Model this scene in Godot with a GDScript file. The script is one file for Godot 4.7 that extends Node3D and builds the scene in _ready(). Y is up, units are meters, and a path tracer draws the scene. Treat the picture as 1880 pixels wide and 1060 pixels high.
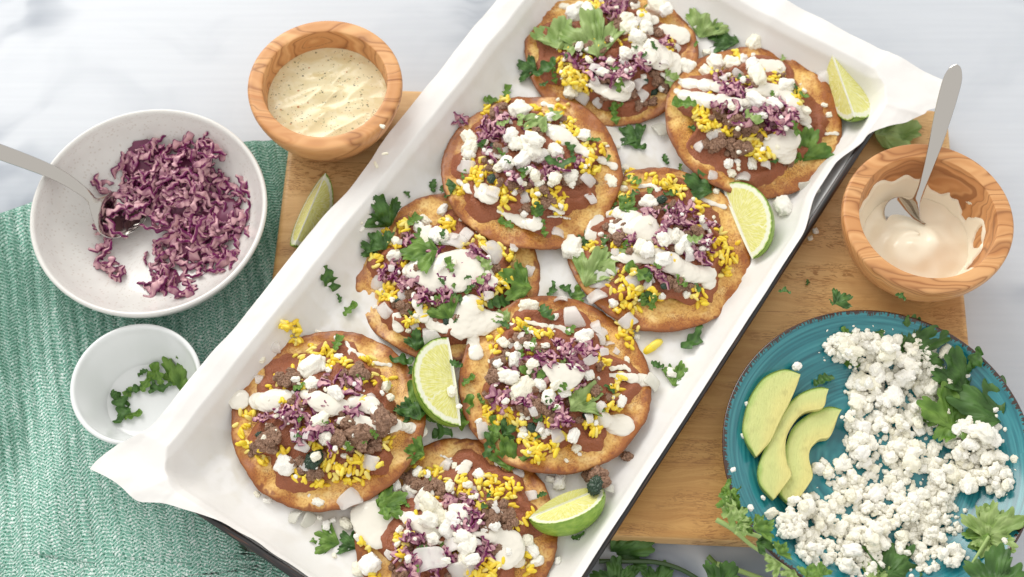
extends Node3D
# A tray of loaded tostadas on a wooden board, with bowls, towel and plate round it.
# Units are metres, y is up, the table top is y = 0.

const FOCAL := 2800.0            # camera focal length in pixels of the 1880 x 1060 photograph
const PITCH := 64.1
const REACH := 1.10
var cam_at := Vector3.ZERO
var cam_basis := Basis()
var rng := RandomNumberGenerator.new()
var n1 := FastNoiseLite.new()    # smooth fractal
var n2 := FastNoiseLite.new()    # cellular
var n3 := FastNoiseLite.new()    # plain simplex
var used := {}
var M := {}                      # materials
var G := {}                      # shared meshes

# height map of everything placed so far, 1 mm cells: things are laid on top of it
const HX := -0.50
const HZ := -0.36
const HN := 1000
const HM := 660
var H := PackedFloat32Array()

# tray frame: u runs along the tray towards the viewer, w across it to the right
const UD := Vector3(-0.548, 0, 0.8365)
const WD := Vector3(0.8365, 0, 0.548)

func _ready():
	rng.seed = 71
	camera_and_light()
	noises()
	materials()
	shapes()
	H.resize(HN * HM)
	H.fill(0.0)
	table()
	board()
	towel()
	tray()
	paper()
	wooden_bowls()
	slaw_bowl()
	white_dish()
	plate()
	tostadas()
	limes()
	loose_bits()
	plate_food()
	front_sprigs()

func camera_and_light():
	var p := deg_to_rad(PITCH)
	var target := Vector3(0, 0.04, 0)
	cam_at = target + REACH * Vector3(0, sin(p), cos(p))
	var cam := Camera3D.new()
	cam.name = "camera"
	var look := CameraAttributesPhysical.new()
	look.frustum_focal_length = 12.0 * FOCAL / 530.0
	look.frustum_near = 0.05
	look.frustum_far = 20.0
	look.frustum_focus_distance = 1.05
	look.exposure_aperture = 9.0
	cam.attributes = look
	cam.fov = rad_to_deg(2.0 * atan(530.0 / FOCAL))
	cam.near = 0.05
	cam.far = 20.0
	add_child(cam)
	cam.position = cam_at
	cam_basis = Basis.looking_at(target - cam_at, Vector3.UP)
	cam.basis = cam_basis
	cam.current = true
	var e := Environment.new()
	e.background_mode = Environment.BG_COLOR
	e.background_color = Color(1.0, 0.99, 0.975)
	e.background_energy_multiplier = 0.90
	e.tonemap_mode = Environment.TONE_MAPPER_LINEAR
	e.tonemap_exposure = 1.08
	e.sdfgi_enabled = true
	e.ssao_enabled = true
	e.ssil_enabled = true
	var we := WorldEnvironment.new()
	we.name = "environment"
	we.environment = e
	add_child(we)
	# the tall window behind and to the left of the table
	var a := AreaLight3D.new()
	a.name = "window_light"
	a.area_size = Vector2(2.4, 2.0)
	a.light_energy = 8.6
	a.light_color = Color(1.0, 0.99, 0.97)
	a.shadow_enabled = true
	a.area_range = 8.0
	add_child(a)
	a.position = Vector3(-1.5, 2.1, -2.6)
	a.basis = Basis.looking_at(Vector3(0, 0.0, 0) - a.position, Vector3.UP)

# ------------------------------------------------------------------ helpers
func at(x: float, y: float, h: float) -> Vector3:
	var d := cam_basis * Vector3((x - 940.0) / FOCAL, -(y - 530.0) / FOCAL, -1.0)
	return cam_at + d * ((h - cam_at.y) / d.y)

func mpp(p: Vector3) -> float:      # metres per photo pixel at a point
	return -(cam_basis.inverse() * (p - cam_at)).z / FOCAL

func hs(x: float, z: float) -> float:
	var i := clampi(int((x - HX) * 1000.0), 0, HN - 1)
	var j := clampi(int((z - HZ) * 1000.0), 0, HM - 1)
	return H[j * HN + i]

func hsm(x: float, z: float, r: float) -> float:   # mean over a small cross
	return (2.0 * hs(x, z) + hs(x + r, z) + hs(x - r, z) + hs(x, z + r) + hs(x, z - r) + hs(x + r * .7, z + r * .7) + hs(x - r * .7, z - r * .7) + hs(x + r * .7, z - r * .7) + hs(x - r * .7, z + r * .7)) / 10.0

func on(x: float, y: float) -> Vector3:            # where the line of sight meets what lies there
	var d := cam_basis * Vector3((x - 940.0) / FOCAL, -(y - 530.0) / FOCAL, -1.0)
	var s := 0.0012 / -d.y
	var t := (0.115 - cam_at.y) / d.y
	var p := cam_at + d * t
	for k in 100:
		if p.y <= hs(p.x, p.z):
			break
		p += d * s
	return p

func slope(p: Vector3, r := 0.004) -> Vector3:
	var gx := clampf((hs(p.x + r, p.z) - hs(p.x - r, p.z)) / (2.0 * r), -0.8, 0.8)
	var gz := clampf((hs(p.x, p.z + r) - hs(p.x, p.z - r)) / (2.0 * r), -0.8, 0.8)
	return Vector3(-gx, 1, -gz).normalized()

func stamp(p: Vector3, r: float, top: float):
	var i0 := maxi(0, int((p.x - r - HX) * 1000.0))
	var i1 := mini(HN - 1, int((p.x + r - HX) * 1000.0))
	var j0 := maxi(0, int((p.z - r - HZ) * 1000.0))
	var j1 := mini(HM - 1, int((p.z + r - HZ) * 1000.0))
	for j in range(j0, j1 + 1):
		for i in range(i0, i1 + 1):
			var dx := HX + i * 0.001 - p.x
			var dz := HZ + j * 0.001 - p.z
			var q := 1.0 - (dx * dx + dz * dz) / (r * r)
			if q > 0.0:
				var y := p.y + top * sqrt(q)
				if y > H[j * HN + i]:
					H[j * HN + i] = y

func fill_map(c: Vector3, r: float, f: Callable):  # raise the map to f(x, z) within r of c
	for j in range(maxi(0, int((c.z - r - HZ) * 1000.0)), mini(HM - 1, int((c.z + r - HZ) * 1000.0)) + 1):
		for i in range(maxi(0, int((c.x - r - HX) * 1000.0)), mini(HN - 1, int((c.x + r - HX) * 1000.0)) + 1):
			var y: float = f.call(HX + i * 0.001, HZ + j * 0.001)
			if y > H[j * HN + i]:
				H[j * HN + i] = y

func numbered(called: String) -> String:
	var k: int = used.get(called, 0)
	used[called] = k + 1
	return called if k == 0 else "%s_%03d" % [called, k]

func tag(o: Node3D, label := "", category := "", group := "", kind := "") -> Node3D:
	if label != "": o.set_meta("label", label)
	if category != "": o.set_meta("category", category)
	if group != "": o.set_meta("group", group)
	if kind != "": o.set_meta("kind", kind)
	return o

func thing(called: String, label: String, category: String, p := Vector3.ZERO, group := "") -> Node3D:
	var o := Node3D.new()
	o.name = numbered(called)
	add_child(o)
	o.position = p
	return tag(o, label, category, group)

func put(called: String, mesh: Mesh, m: Material, parent: Node3D = null, xf := Transform3D()) -> MeshInstance3D:
	var o := MeshInstance3D.new()
	o.mesh = mesh
	o.material_override = m
	if parent == null:
		o.name = numbered(called)
		add_child(o)
		o.transform = xf
	else:
		o.name = called
		parent.add_child(o, true)
		var base := parent.transform
		if parent.get_parent() != self:
			base = (parent.get_parent() as Node3D).transform * base
		o.transform = base.affine_inverse() * xf
	return o

func single(called: String, label: String, category: String, mesh: Mesh, m: Material, xf := Transform3D(), group := "") -> MeshInstance3D:
	var o := put(called, mesh, m, null, xf)
	tag(o, label, category, group)
	return o

func lin(r: float, g: float, b: float) -> Color:   # a real-world base colour for a material
	return Color(r, g, b).linear_to_srgb()

func mat(c: Color, rough := 0.6, extra := {}) -> StandardMaterial3D:
	var m := StandardMaterial3D.new()
	m.albedo_color = c
	m.roughness = rough
	for k in extra:
		m.set(k, extra[k])
	return m

func mesh_of(v: PackedVector3Array, idx: PackedInt32Array, uv := PackedVector2Array(), col := PackedColorArray()) -> ArrayMesh:
	var a := []
	a.resize(Mesh.ARRAY_MAX)
	a[Mesh.ARRAY_VERTEX] = v
	a[Mesh.ARRAY_INDEX] = idx
	if uv.size(): a[Mesh.ARRAY_TEX_UV] = uv
	if col.size(): a[Mesh.ARRAY_COLOR] = col
	var st := SurfaceTool.new()
	st.create_from_arrays(a)
	st.set_smooth_group(0)
	st.generate_normals()
	return st.commit()

# a grid of points f(u, v), u and v in 0..1; colours from c(u, v, p)
func sheet(nu: int, nv: int, f: Callable, c = null, uvs := Vector2.ONE) -> ArrayMesh:
	var v := PackedVector3Array()
	var uv := PackedVector2Array()
	var col := PackedColorArray()
	var idx := PackedInt32Array()
	for j in nv + 1:
		for i in nu + 1:
			var a := float(i) / nu
			var b := float(j) / nv
			var p: Vector3 = f.call(a, b)
			v.append(p)
			uv.append(Vector2(a * uvs.x, b * uvs.y))
			if c != null:
				col.append(c.call(a, b, p))
	for j in nv:
		for i in nu:
			var k := j * (nu + 1) + i
			idx.append_array([k, k + 1, k + nu + 2, k, k + nu + 2, k + nu + 1])
	return mesh_of(v, idx, uv, col)

func curve(pts: Array, t: float) -> Variant:       # Catmull-Rom through floats or vectors
	var n := pts.size() - 1
	var s := clampf(t, 0, 1) * n
	var i := mini(int(s), n - 1)
	var f := s - i
	var p0 = pts[maxi(i - 1, 0)]
	var p1 = pts[i]
	var p2 = pts[i + 1]
	var p3 = pts[mini(i + 2, n)]
	return 0.5 * (2.0 * p1 + (p2 - p0) * f + (2.0 * p0 - 5.0 * p1 + 4.0 * p2 - p3) * f * f + (3.0 * p1 - p0 - 3.0 * p2 + p3) * f * f * f)

# profile of (radius, height) spun about y
func lathe(prof: Array, seg: int, nv: int, c = null) -> ArrayMesh:
	return sheet(seg, nv, func(u: float, v: float):
		var q: Vector2 = curve(prof, v)
		return Vector3(maxf(q.x, 0.0) * cos(u * TAU), q.y, maxf(q.x, 0.0) * sin(u * TAU)), c)

func tube(pts: Array, radii: Array, seg := 8, n := 24, c = null) -> ArrayMesh:
	return sheet(seg, n, func(u: float, v: float):
		var p: Vector3 = curve(pts, v)
		var d: Vector3 = (curve(pts, minf(v + 0.01, 1.0)) - curve(pts, maxf(v - 0.01, 0.0))).normalized()
		var s := d.cross(Vector3.UP).normalized() if absf(d.y) < 0.95 else Vector3.RIGHT
		var r: float = curve(radii, v)
		return p + (s * cos(u * TAU) + s.cross(d) * sin(u * TAU)) * r, c)

var icos := {}
func ico(level: int) -> Array:                     # directions and triangles of a ball
	if icos.has(level):
		return icos[level]
	var v := PackedVector3Array()
	var t := PackedInt32Array()
	if level == 0:
		var g := (1.0 + sqrt(5.0)) / 2.0
		for q in [[-1, g, 0], [1, g, 0], [-1, -g, 0], [1, -g, 0], [0, -1, g], [0, 1, g], [0, -1, -g], [0, 1, -g], [g, 0, -1], [g, 0, 1], [-g, 0, -1], [-g, 0, 1]]:
			v.append(Vector3(q[0], q[1], q[2]).normalized())
		t = PackedInt32Array([0, 5, 11, 0, 1, 5, 0, 7, 1, 0, 10, 7, 0, 11, 10, 1, 9, 5, 5, 4, 11, 11, 2, 10, 10, 6, 7, 7, 8, 1, 3, 4, 9, 3, 2, 4, 3, 6, 2, 3, 8, 6, 3, 9, 8, 4, 5, 9, 2, 11, 4, 6, 10, 2, 8, 7, 6, 9, 1, 8])
	else:
		var a := ico(level - 1)
		v = a[0].duplicate()
		var mid := {}
		var old: PackedInt32Array = a[1]
		for k in range(0, old.size(), 3):
			var m := []
			for e in 3:
				var p := old[k + e]
				var q := old[k + (e + 1) % 3]
				var key := mini(p, q) * 100000 + maxi(p, q)
				if not mid.has(key):
					mid[key] = v.size()
					v.append((v[p] + v[q]).normalized())
				m.append(mid[key])
			t.append_array([old[k], m[0], m[2], old[k + 1], m[1], m[0], old[k + 2], m[2], m[1], m[0], m[1], m[2]])
	icos[level] = [v, t]
	return icos[level]

func lump(level: int, f: Callable, c = null) -> ArrayMesh:
	var a := ico(level)
	var v := PackedVector3Array()
	var col := PackedColorArray()
	for d in a[0]:
		var p: Vector3 = f.call(d)
		v.append(p)
		if c != null:
			col.append(c.call(d, p))
	return mesh_of(v, a[1], PackedVector2Array(), col)

# a smooth skin round tapered capsules (surface nets): caps hold [a, ra, b, rb]; heights are squashed by flat
func skin(caps: Array, blend: float, cell: float, flat := 1.0, rough := 0.0) -> ArrayMesh:
	var lo := Vector3.INF
	var hi := -Vector3.INF
	var ca := []
	for q in caps:
		var a := Vector3(q[0].x, q[0].y / flat, q[0].z)
		var b := Vector3(q[2].x, q[2].y / flat, q[2].z)
		ca.append([a, q[1], b - a, q[3] - q[1], maxf((b - a).length_squared(), 1e-10)])
		for e in [[a, q[1]], [b, q[3]]]:
			lo = lo.min(e[0] - Vector3.ONE * (e[1] + blend + cell))
			hi = hi.max(e[0] + Vector3.ONE * (e[1] + blend + cell))
	var n := Vector3i(((hi - lo) / cell).ceil()) + Vector3i.ONE * 2
	var f := PackedFloat32Array()
	f.resize(n.x * n.y * n.z)
	var at_ := 0
	for k in n.z:
		for j in n.y:
			for i in n.x:
				var p := lo + Vector3(i, j, k) * cell
				var d := 1.0
				for q in ca:
					var pa: Vector3 = p - q[0]
					var t := clampf(pa.dot(q[2]) / q[4], 0.0, 1.0)
					var e: float = (pa - q[2] * t).length() - q[1] - q[3] * t
					var h := maxf(blend - absf(d - e), 0.0) / blend
					d = minf(d, e) - h * h * blend * 0.25
				if rough > 0.0 and absf(d) < 0.004:
					d += rough * n3.get_noise_3dv(p * 190.0)
				f[at_] = d
				at_ += 1
	var v := PackedVector3Array()
	var idx := PackedInt32Array()
	var where := {}
	var sx := 1
	var sy := n.x
	var sz := n.x * n.y
	var corner := [0, sx, sy, sx + sy, sz, sx + sz, sy + sz, sx + sy + sz]
	for k in n.z - 1:
		for j in n.y - 1:
			for i in n.x - 1:
				var o := k * sz + j * sy + i
				var inside := 0
				for c in 8:
					if f[o + corner[c]] < 0.0:
						inside += 1
				if inside == 0 or inside == 8:
					continue
				var sum := Vector3.ZERO
				var m := 0
				for c in 8:
					for bit in [1, 2, 4]:
						if c & bit:
							continue
						var d0 := f[o + corner[c]]
						var d1 := f[o + corner[c | bit]]
						if (d0 < 0.0) != (d1 < 0.0):
							var p0 := Vector3(c & 1, (c >> 1) & 1, (c >> 2) & 1)
							var p1 := Vector3((c | bit) & 1, ((c | bit) >> 1) & 1, ((c | bit) >> 2) & 1)
							sum += p0.lerp(p1, d0 / (d0 - d1))
							m += 1
				where[o] = v.size()
				var p := lo + (Vector3(i, j, k) + sum / m) * cell
				v.append(Vector3(p.x, p.y * flat, p.z))
	for o in where:
		var i: int = o % n.x
		var j: int = (o / sy) % n.y
		var k: int = o / sz
		var d0 := f[o]
		for ax in 3:
			var st: int = [sx, sy, sz][ax]
			var s1: int = [sy, sz, sx][ax]
			var s2: int = [sz, sx, sy][ax]
			if [j, k, i][ax] == 0 or [k, i, j][ax] == 0:
				continue
			var d1 := f[o + st]
			if (d0 < 0.0) == (d1 < 0.0):
				continue
			if not (where.has(o - s1) and where.has(o - s2) and where.has(o - s1 - s2)):
				continue
			var q0: int = where[o]
			var q1: int = where[o - s1]
			var q2: int = where[o - s1 - s2]
			var q3: int = where[o - s2]
			if d0 < 0.0:
				idx.append_array([q0, q2, q1, q0, q3, q2])
			else:
				idx.append_array([q0, q1, q2, q0, q2, q3])
	return mesh_of(v, idx)

func bake(w: int, h: int, f: Callable) -> Image:
	var b := PackedByteArray()
	b.resize(w * h * 3)
	var k := 0
	for j in h:
		for i in w:
			var c: Color = f.call((i + 0.5) / w, (j + 0.5) / h)
			b[k] = clampi(int(c.r * 255.0), 0, 255)
			b[k + 1] = clampi(int(c.g * 255.0), 0, 255)
			b[k + 2] = clampi(int(c.b * 255.0), 0, 255)
			k += 3
	return Image.create_from_data(w, h, false, Image.FORMAT_RGB8, b)

func tex(im: Image) -> ImageTexture:
	return ImageTexture.create_from_image(im)

func rgb(r: float, g: float, b: float) -> Color:
	return Color(r / 255.0, g / 255.0, b / 255.0)

func noises():
	n1.noise_type = FastNoiseLite.TYPE_SIMPLEX_SMOOTH
	n1.fractal_octaves = 4
	n1.frequency = 1.0
	n1.seed = 5
	n2.noise_type = FastNoiseLite.TYPE_CELLULAR
	n2.cellular_return_type = FastNoiseLite.RETURN_DISTANCE
	n2.fractal_type = FastNoiseLite.FRACTAL_NONE
	n2.frequency = 1.0
	n2.seed = 9
	n3.noise_type = FastNoiseLite.TYPE_SIMPLEX
	n3.fractal_type = FastNoiseLite.FRACTAL_NONE
	n3.frequency = 1.0
	n3.seed = 3

func bump_noise(size: int, freq: float, kind: int, octaves := 3) -> NoiseTexture2D:
	var f := FastNoiseLite.new()
	f.noise_type = kind
	f.frequency = freq
	f.fractal_octaves = octaves
	f.seed = 17
	var t := NoiseTexture2D.new()
	t.width = size
	t.height = size
	t.seamless = true
	t.noise = f
	return t

func materials():
	var grit := bump_noise(256, 0.05, FastNoiseLite.TYPE_SIMPLEX)
	var cells := bump_noise(256, 0.06, FastNoiseLite.TYPE_CELLULAR, 2)
	var tri := func(scale: float, height: float, t: Texture2D) -> Dictionary:
		return {"heightmap_enabled": true, "heightmap_texture": t, "heightmap_scale": height, "uv1_triplanar": true, "uv1_world_triplanar": true, "uv1_scale": Vector3.ONE * scale}
	M.beans = mat(lin(0.33, 0.115, 0.058), 0.34, tri.call(45.0, 0.09, cells))
	M.beans.metallic_specular = 0.35
	M.rice = []
	for c in [lin(0.90, 0.69, 0.04), lin(0.92, 0.75, 0.10), lin(0.88, 0.61, 0.035), lin(0.92, 0.78, 0.22), lin(0.90, 0.66, 0.05)]:
		M.rice.append(mat(c, 0.42, {"backlight_enabled": true, "backlight": Color(0.25, 0.18, 0.03)}))
	M.beef = mat(Color.WHITE, 0.5, tri.call(60.0, 0.10, cells))
	M.beef.vertex_color_use_as_albedo = true
	M.cheese = [mat(lin(0.94, 0.915, 0.81), 0.6, tri.call(60.0, 0.035, grit)), mat(lin(0.93, 0.895, 0.74), 0.6, tri.call(60.0, 0.035, grit)), mat(lin(0.95, 0.93, 0.86), 0.58, tri.call(60.0, 0.035, grit))]
	M.crema = mat(lin(0.82, 0.785, 0.69), 0.15, {"metallic_specular": 0.5})
	M.sauce = mat(lin(0.92, 0.85, 0.675), 0.2)
	M.onion = mat(Color(lin(0.90, 0.87, 0.83), 0.55), 0.26, {"transparency": BaseMaterial3D.TRANSPARENCY_ALPHA})
	M.onion_clear = mat(Color(lin(0.78, 0.77, 0.68), 0.62), 0.3, {"transparency": BaseMaterial3D.TRANSPARENCY_ALPHA})
	M.cabbage = mat(Color.WHITE, 0.2, {"metallic_specular": 0.4, "vertex_color_use_as_albedo": true})
	M.leaf = mat(Color.WHITE, 0.5, {"vertex_color_use_as_albedo": true, "backlight_enabled": true, "backlight": Color(0.4, 0.5, 0.2)})
	M.spinach = mat(lin(0.018, 0.05, 0.026), 0.25)
	M.steel = mat(lin(0.50, 0.48, 0.45), 0.12, {"metallic": 1.0})
	M.enamel = mat(lin(0.80, 0.81, 0.82), 0.2)
	M.rice_pale = mat(lin(0.82, 0.78, 0.62), 0.4)

# ------------------------------------------------------------------ shared shapes
func shapes():
	G.rice = []
	for k in 6:
		var bend := rng.randf_range(-0.25, 0.25)
		var fat := rng.randf_range(0.85, 1.15)
		G.rice.append(lump(2, func(d: Vector3) -> Vector3:
			var p := Vector3(signf(d.x) * pow(absf(d.x), 0.82) * 0.0038, d.y * 0.00150 * fat, d.z * 0.00170 * fat)
			p *= 1.0 + 0.07 * n3.get_noise_3dv(d * 1.6 + Vector3.ONE * k * 7.0)
			p.y += bend * 0.004 * (d.x * d.x - 0.4)
			return p))
	G.beef = []
	for k in 8:
		var o := Vector3.ONE * (k * 13.7)
		var st := Vector3(rng.randf_range(0.9, 1.25), rng.randf_range(0.75, 0.95), rng.randf_range(0.8, 1.05))
		G.beef.append(lump(4, func(d: Vector3) -> Vector3:
			var r := 0.80 + 0.42 * n1.get_noise_3dv(d * 1.0 + o) + 0.36 * (0.55 - absf(n2.get_noise_3dv(d * 1.9 + o) + 0.5)) + 0.17 * (0.5 - absf(n2.get_noise_3dv(d * 4.2 + o) + 0.5))
			return d * r * st,
			func(d: Vector3, p: Vector3) -> Color:
				var t := clampf(0.5 + 0.9 * n1.get_noise_3dv(d * 2.2 + o), 0, 1)
				return Color(0.15, 0.075, 0.042).lerp(Color(0.42, 0.25, 0.165), t)))
	G.cheese = []
	for k in 10:
		var o := Vector3.ONE * (k * 9.1 + 50.0)
		var st := Vector3(rng.randf_range(0.95, 1.35), rng.randf_range(0.7, 0.95), rng.randf_range(0.75, 1.05))
		G.cheese.append(lump(3, func(d: Vector3) -> Vector3:
			var b := Vector3(d.x, d.y, d.z) / pow(pow(absf(d.x), 5.0) + pow(absf(d.y), 5.0) + pow(absf(d.z), 5.0), 0.2)
			var r := 0.86 + 0.34 * n1.get_noise_3dv(d * 0.9 + o) + 0.17 * (0.45 - absf(n2.get_noise_3dv(d * 1.7 + o) + 0.5)) + 0.15 * n1.get_noise_3dv(d * 3.2 + o)
			return d.lerp(b, 0.5) * r * 0.96 * st))
	G.cheese_small = []
	for k in 4:
		var o := Vector3.ONE * (k * 7.7 + 90.0)
		G.cheese_small.append(lump(2, func(d: Vector3) -> Vector3: return d * Vector3(1.15, 0.85, 0.95) * (0.9 + 0.5 * n1.get_noise_3dv(d * 1.2 + o))))
	G.onion = []
	for k in 6:
		var o := Vector3.ONE * (k * 4.3 + 20.0)
		var bend := rng.randf_range(0.25, 0.7)
		var taper := rng.randf_range(-0.35, 0.35)
		var sk := rng.randf_range(-0.4, 0.4)
		G.onion.append(lump(3, func(d: Vector3) -> Vector3:
			var b := d / pow(pow(absf(d.x), 6.5) + pow(absf(d.y), 6.5) + pow(absf(d.z), 6.5), 1.0 / 6.5)
			b *= 1.0 + 0.16 * n1.get_noise_3dv(d * 0.8 + o)
			var p := Vector3(b.x * 0.5, b.y * 0.075, b.z * 0.38 * (1.0 + 1.3 * taper * b.x) + sk * 0.2 * b.x)
			p.y += bend * (0.25 - p.x * p.x * 1.2)
			return p))
	G.cabbage = []
	for k in 9:
		var bend := rng.randf_range(-1.4, 1.4)
		var twist := rng.randf_range(-1.6, 1.6)
		var wid := rng.randf_range(0.09, 0.19)
		var o := k * 11.0
		var pale := rng.randf_range(-0.1, 0.35)
		G.cabbage.append(sheet(12, 18, func(u: float, v: float):
			var a: float = u * TAU
			var x: float = v - 0.5
			var end := pow(maxf(0.0, 1.0 - pow(absf(x * 2.0), 6.0)), 0.5)
			var ca := cos(a)
			var sa := sin(a)
			var q := Vector3(0, signf(sa) * pow(absf(sa), 0.5) * 0.055, signf(ca) * pow(absf(ca), 0.5) * wid * (1.0 + 0.5 * n3.get_noise_2d(x * 3.0 + o, 2.0))) * end
			q = q.rotated(Vector3.RIGHT, twist * x)
			var ang: float = bend * x
			var c := Vector3(sin(ang) / maxf(absf(bend), 0.05) if absf(bend) > 0.05 else x, 0.0, 0.0)
			if absf(bend) > 0.05:
				c = Vector3(sin(ang) / bend, (1.0 - cos(ang)) / bend, 0)
			c.y += 0.05 * n3.get_noise_2d(x * 4.0, o)
			c.z += 0.09 * n3.get_noise_2d(x * 2.5, o + 9.0)
			return c + q.rotated(Vector3.BACK, ang),
			func(u: float, v: float, p: Vector3):
				var e := absf(cos(u * TAU))
				var t := clampf(smoothstep(0.35, 0.95, e) + 0.27 + 1.1 * n1.get_noise_3dv(p * 2.6 + Vector3.ONE * o) - pale, 0, 1)
				return Color(0.76, 0.46, 0.48).lerp(Color(0.150, 0.008, 0.084), t)))
	G.leaf = []
	for k in 12:
		G.leaf.append(leaf_mesh(k / 4, k))
	G.strip = []
	for k in 9:
		G.strip.append(strip_mesh(k / 3, k))
	G.spinach = []
	for k in 3:
		var o := Vector3.ONE * (k * 6.1)
		G.spinach.append(lump(4, func(d: Vector3) -> Vector3:
			return Vector3(d.x, d.y * 0.55, d.z * 0.75) * (0.85 + 0.5 * absf(n1.get_noise_3dv(d * 1.4 + o)) + 0.22 * n1.get_noise_3dv(d * 3.2 + o))))

func leaf_tone(shade: int, t: float) -> Color:
	var lo := [Color(0.038, 0.105, 0.017), Color(0.085, 0.19, 0.022), Color(0.22, 0.345, 0.085)]
	var hi := [Color(0.085, 0.195, 0.038), Color(0.19, 0.33, 0.055), Color(0.37, 0.49, 0.18)]
	return lo[shade].lerp(hi[shade], t)

# a lobed, toothed leaf of unit length: stalk end at the origin, tip along +x, upper side +y
func leaf_mesh(shade: int, k: int) -> ArrayMesh:
	var o := k * 5.3
	var wide := 1.0 + 0.16 * sin(k * 2.1)
	var cup := 0.5 * sin(k * 1.7) + 0.15
	var deep := 0.30 + 0.10 * sin(k * 3.1)
	var outline := func(s: float) -> float:      # s in -1..1 round the fan: three lobes, each with round teeth
		var q := (s + 1.0) * 1.5
		var inlobe := absf(fposmod(q, 1.0) - 0.5) * 2.0
		var lobe := 1.0 if absf(s) < 0.34 else 0.86 + 0.06 * sin(o + s)
		var r := lobe * (1.0 - deep * pow(inlobe, 4.0) - 0.07 * inlobe * inlobe)
		var tooth := absf(fposmod(q * 4.0 + 0.5 + 0.22 * sin(o + q * 4.0), 1.0) - 0.5) * 2.0
		return r * (1.0 - 0.115 * pow(tooth, 2.2)) * (1.0 + 0.10 * n3.get_noise_2d(q * 1.5, o)) * smoothstep(1.0, 0.93, absf(s))
	var body := func(u: float, v: float) -> Vector3:
		var s := 1.0 - u * 2.0
		var a := s * 1.28 * wide
		var r: float = maxf(outline.call(s), 0.12) * v
		var p := Vector3(cos(a) * r * 0.86 + 0.14 * v, 0, sin(a) * r * 0.92)
		var q := (s + 1.0) * 1.5
		p.y = 0.030 * cos(q * TAU) * v + cup * 0.25 * (p.z * p.z) - 0.16 * v * v * cup + 0.07 * n3.get_noise_2d(p.x * 2.3 + o, p.z * 2.3) + 0.03 * n3.get_noise_2d(p.x * 6.0 + o, p.z * 6.0)
		return p
	return sheet(84, 10, body, func(u: float, v: float, p: Vector3):
		var q := u * 3.0
		var vein := 1.0 - smoothstep(0.0, 0.07 + 0.10 * (1.0 - v), absf(fposmod(q, 1.0) - 0.5))
		var side := 1.0 - smoothstep(0.0, 0.22, absf(fposmod(q * 4.0 - 1.4 * v + 0.2, 1.0) - 0.5))
		return leaf_tone(shade, clampf(0.36 + 0.55 * n3.get_noise_2d(p.x * 2.2 + o, p.z * 2.2) + 0.42 * vein * (1.0 - 0.5 * v) + 0.10 * side * v, 0, 1)))

# a chopped ribbon of leaf, unit length along x, centred
func strip_mesh(shade: int, k: int) -> ArrayMesh:
	var o := k * 3.7
	var bend := rng.randf_range(-1.5, 1.5)
	var w := rng.randf_range(0.13, 0.24)
	var curl := rng.randf_range(0.3, 1.0)
	return sheet(30, 6, func(u: float, v: float):
		var x: float = u - 0.5
		var end := pow(maxf(0.0, 1.0 - pow(absf(x * 2.0), 4.0)), 0.6)
		var tooth := 1.0 + 0.30 * absf(fposmod(u * 5.0 + o, 1.0) - 0.5) * 2.0
		var z: float = (v - 0.5) * 2.0 * w * end * (tooth if v > 0.5 else 1.0) * (1.0 + 0.5 * n3.get_noise_2d(x * 3.0, o))
		var p := Vector3(x, curl * z * z * 2.2 + 0.10 * n3.get_noise_2d(x * 2.2 + o, 1.0), z + bend * x * x * 0.6)
		p.y += 0.10 * (0.25 - x * x) * sin(o)
		return p,
		func(u: float, v: float, p: Vector3):
			return leaf_tone(shade, clampf(0.4 + 0.7 * n3.get_noise_2d(u * 4.0 + o, v * 3.0) + 0.4 * (1.0 - smoothstep(0.0, 0.15, absf(v - 0.5))), 0, 1)))

# ------------------------------------------------------------------ the setting
func table():
	var im := bake(768, 768, func(u: float, v: float):
		var x: float = u * 5.0
		var y: float = v * 5.0
		var wx := x + 0.55 * n1.get_noise_2d(x * 0.8, y * 0.8)
		var wy := y + 0.55 * n1.get_noise_2d(x * 0.8 + 40.0, y * 0.8)
		var where := smoothstep(-0.1, 0.5, n1.get_noise_2d(x * 0.45 + 3.0, y * 0.45 + 8.0) + 0.75 * smoothstep(2.1, 0.4, x + 0.75 * y) - 0.12)
		var vein := pow(1.0 - absf(n1.get_noise_2d(wx * 0.55 - wy * 0.9, wy * 0.75 + wx * 0.3)), 7.0)
		var cloud := smoothstep(-0.1, 0.7, n1.get_noise_2d(wx * 0.9 + 11.0, wy * 1.5))
		var t := clampf(where * (1.2 * vein + 0.95 * cloud) + 0.10 * cloud, 0, 1)
		t += 0.02 * n3.get_noise_2d(u * 6.0, v * 160.0)
		return rgb(199, 204, 211).lerp(rgb(108, 118, 133), t))
	M.marble = mat(Color.WHITE, 0.32, {"albedo_texture": tex(im)})
	var m := sheet(8, 8, func(u: float, v: float): return Vector3(-2.5 + 5.0 * u, 0, -2.1 + 4.2 * v), null, Vector2(5.0 / 1.05, 4.2 / 0.90))
	# the pattern's corner lies at the upper end of the view
	M.marble.uv1_offset = Vector3(fposmod(-2.5 + 0.50, 1.05) / 1.05, fposmod(-2.1 + 0.42, 0.90) / 0.90, 0)
	tag(put("table_top", m, M.marble), "", "", "", "structure")

func board_axis() -> Array:
	var ang := deg_to_rad(2.55)
	return [Vector3(cos(ang), 0, sin(ang)), Vector3(-sin(ang), 0, cos(ang))]

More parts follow.
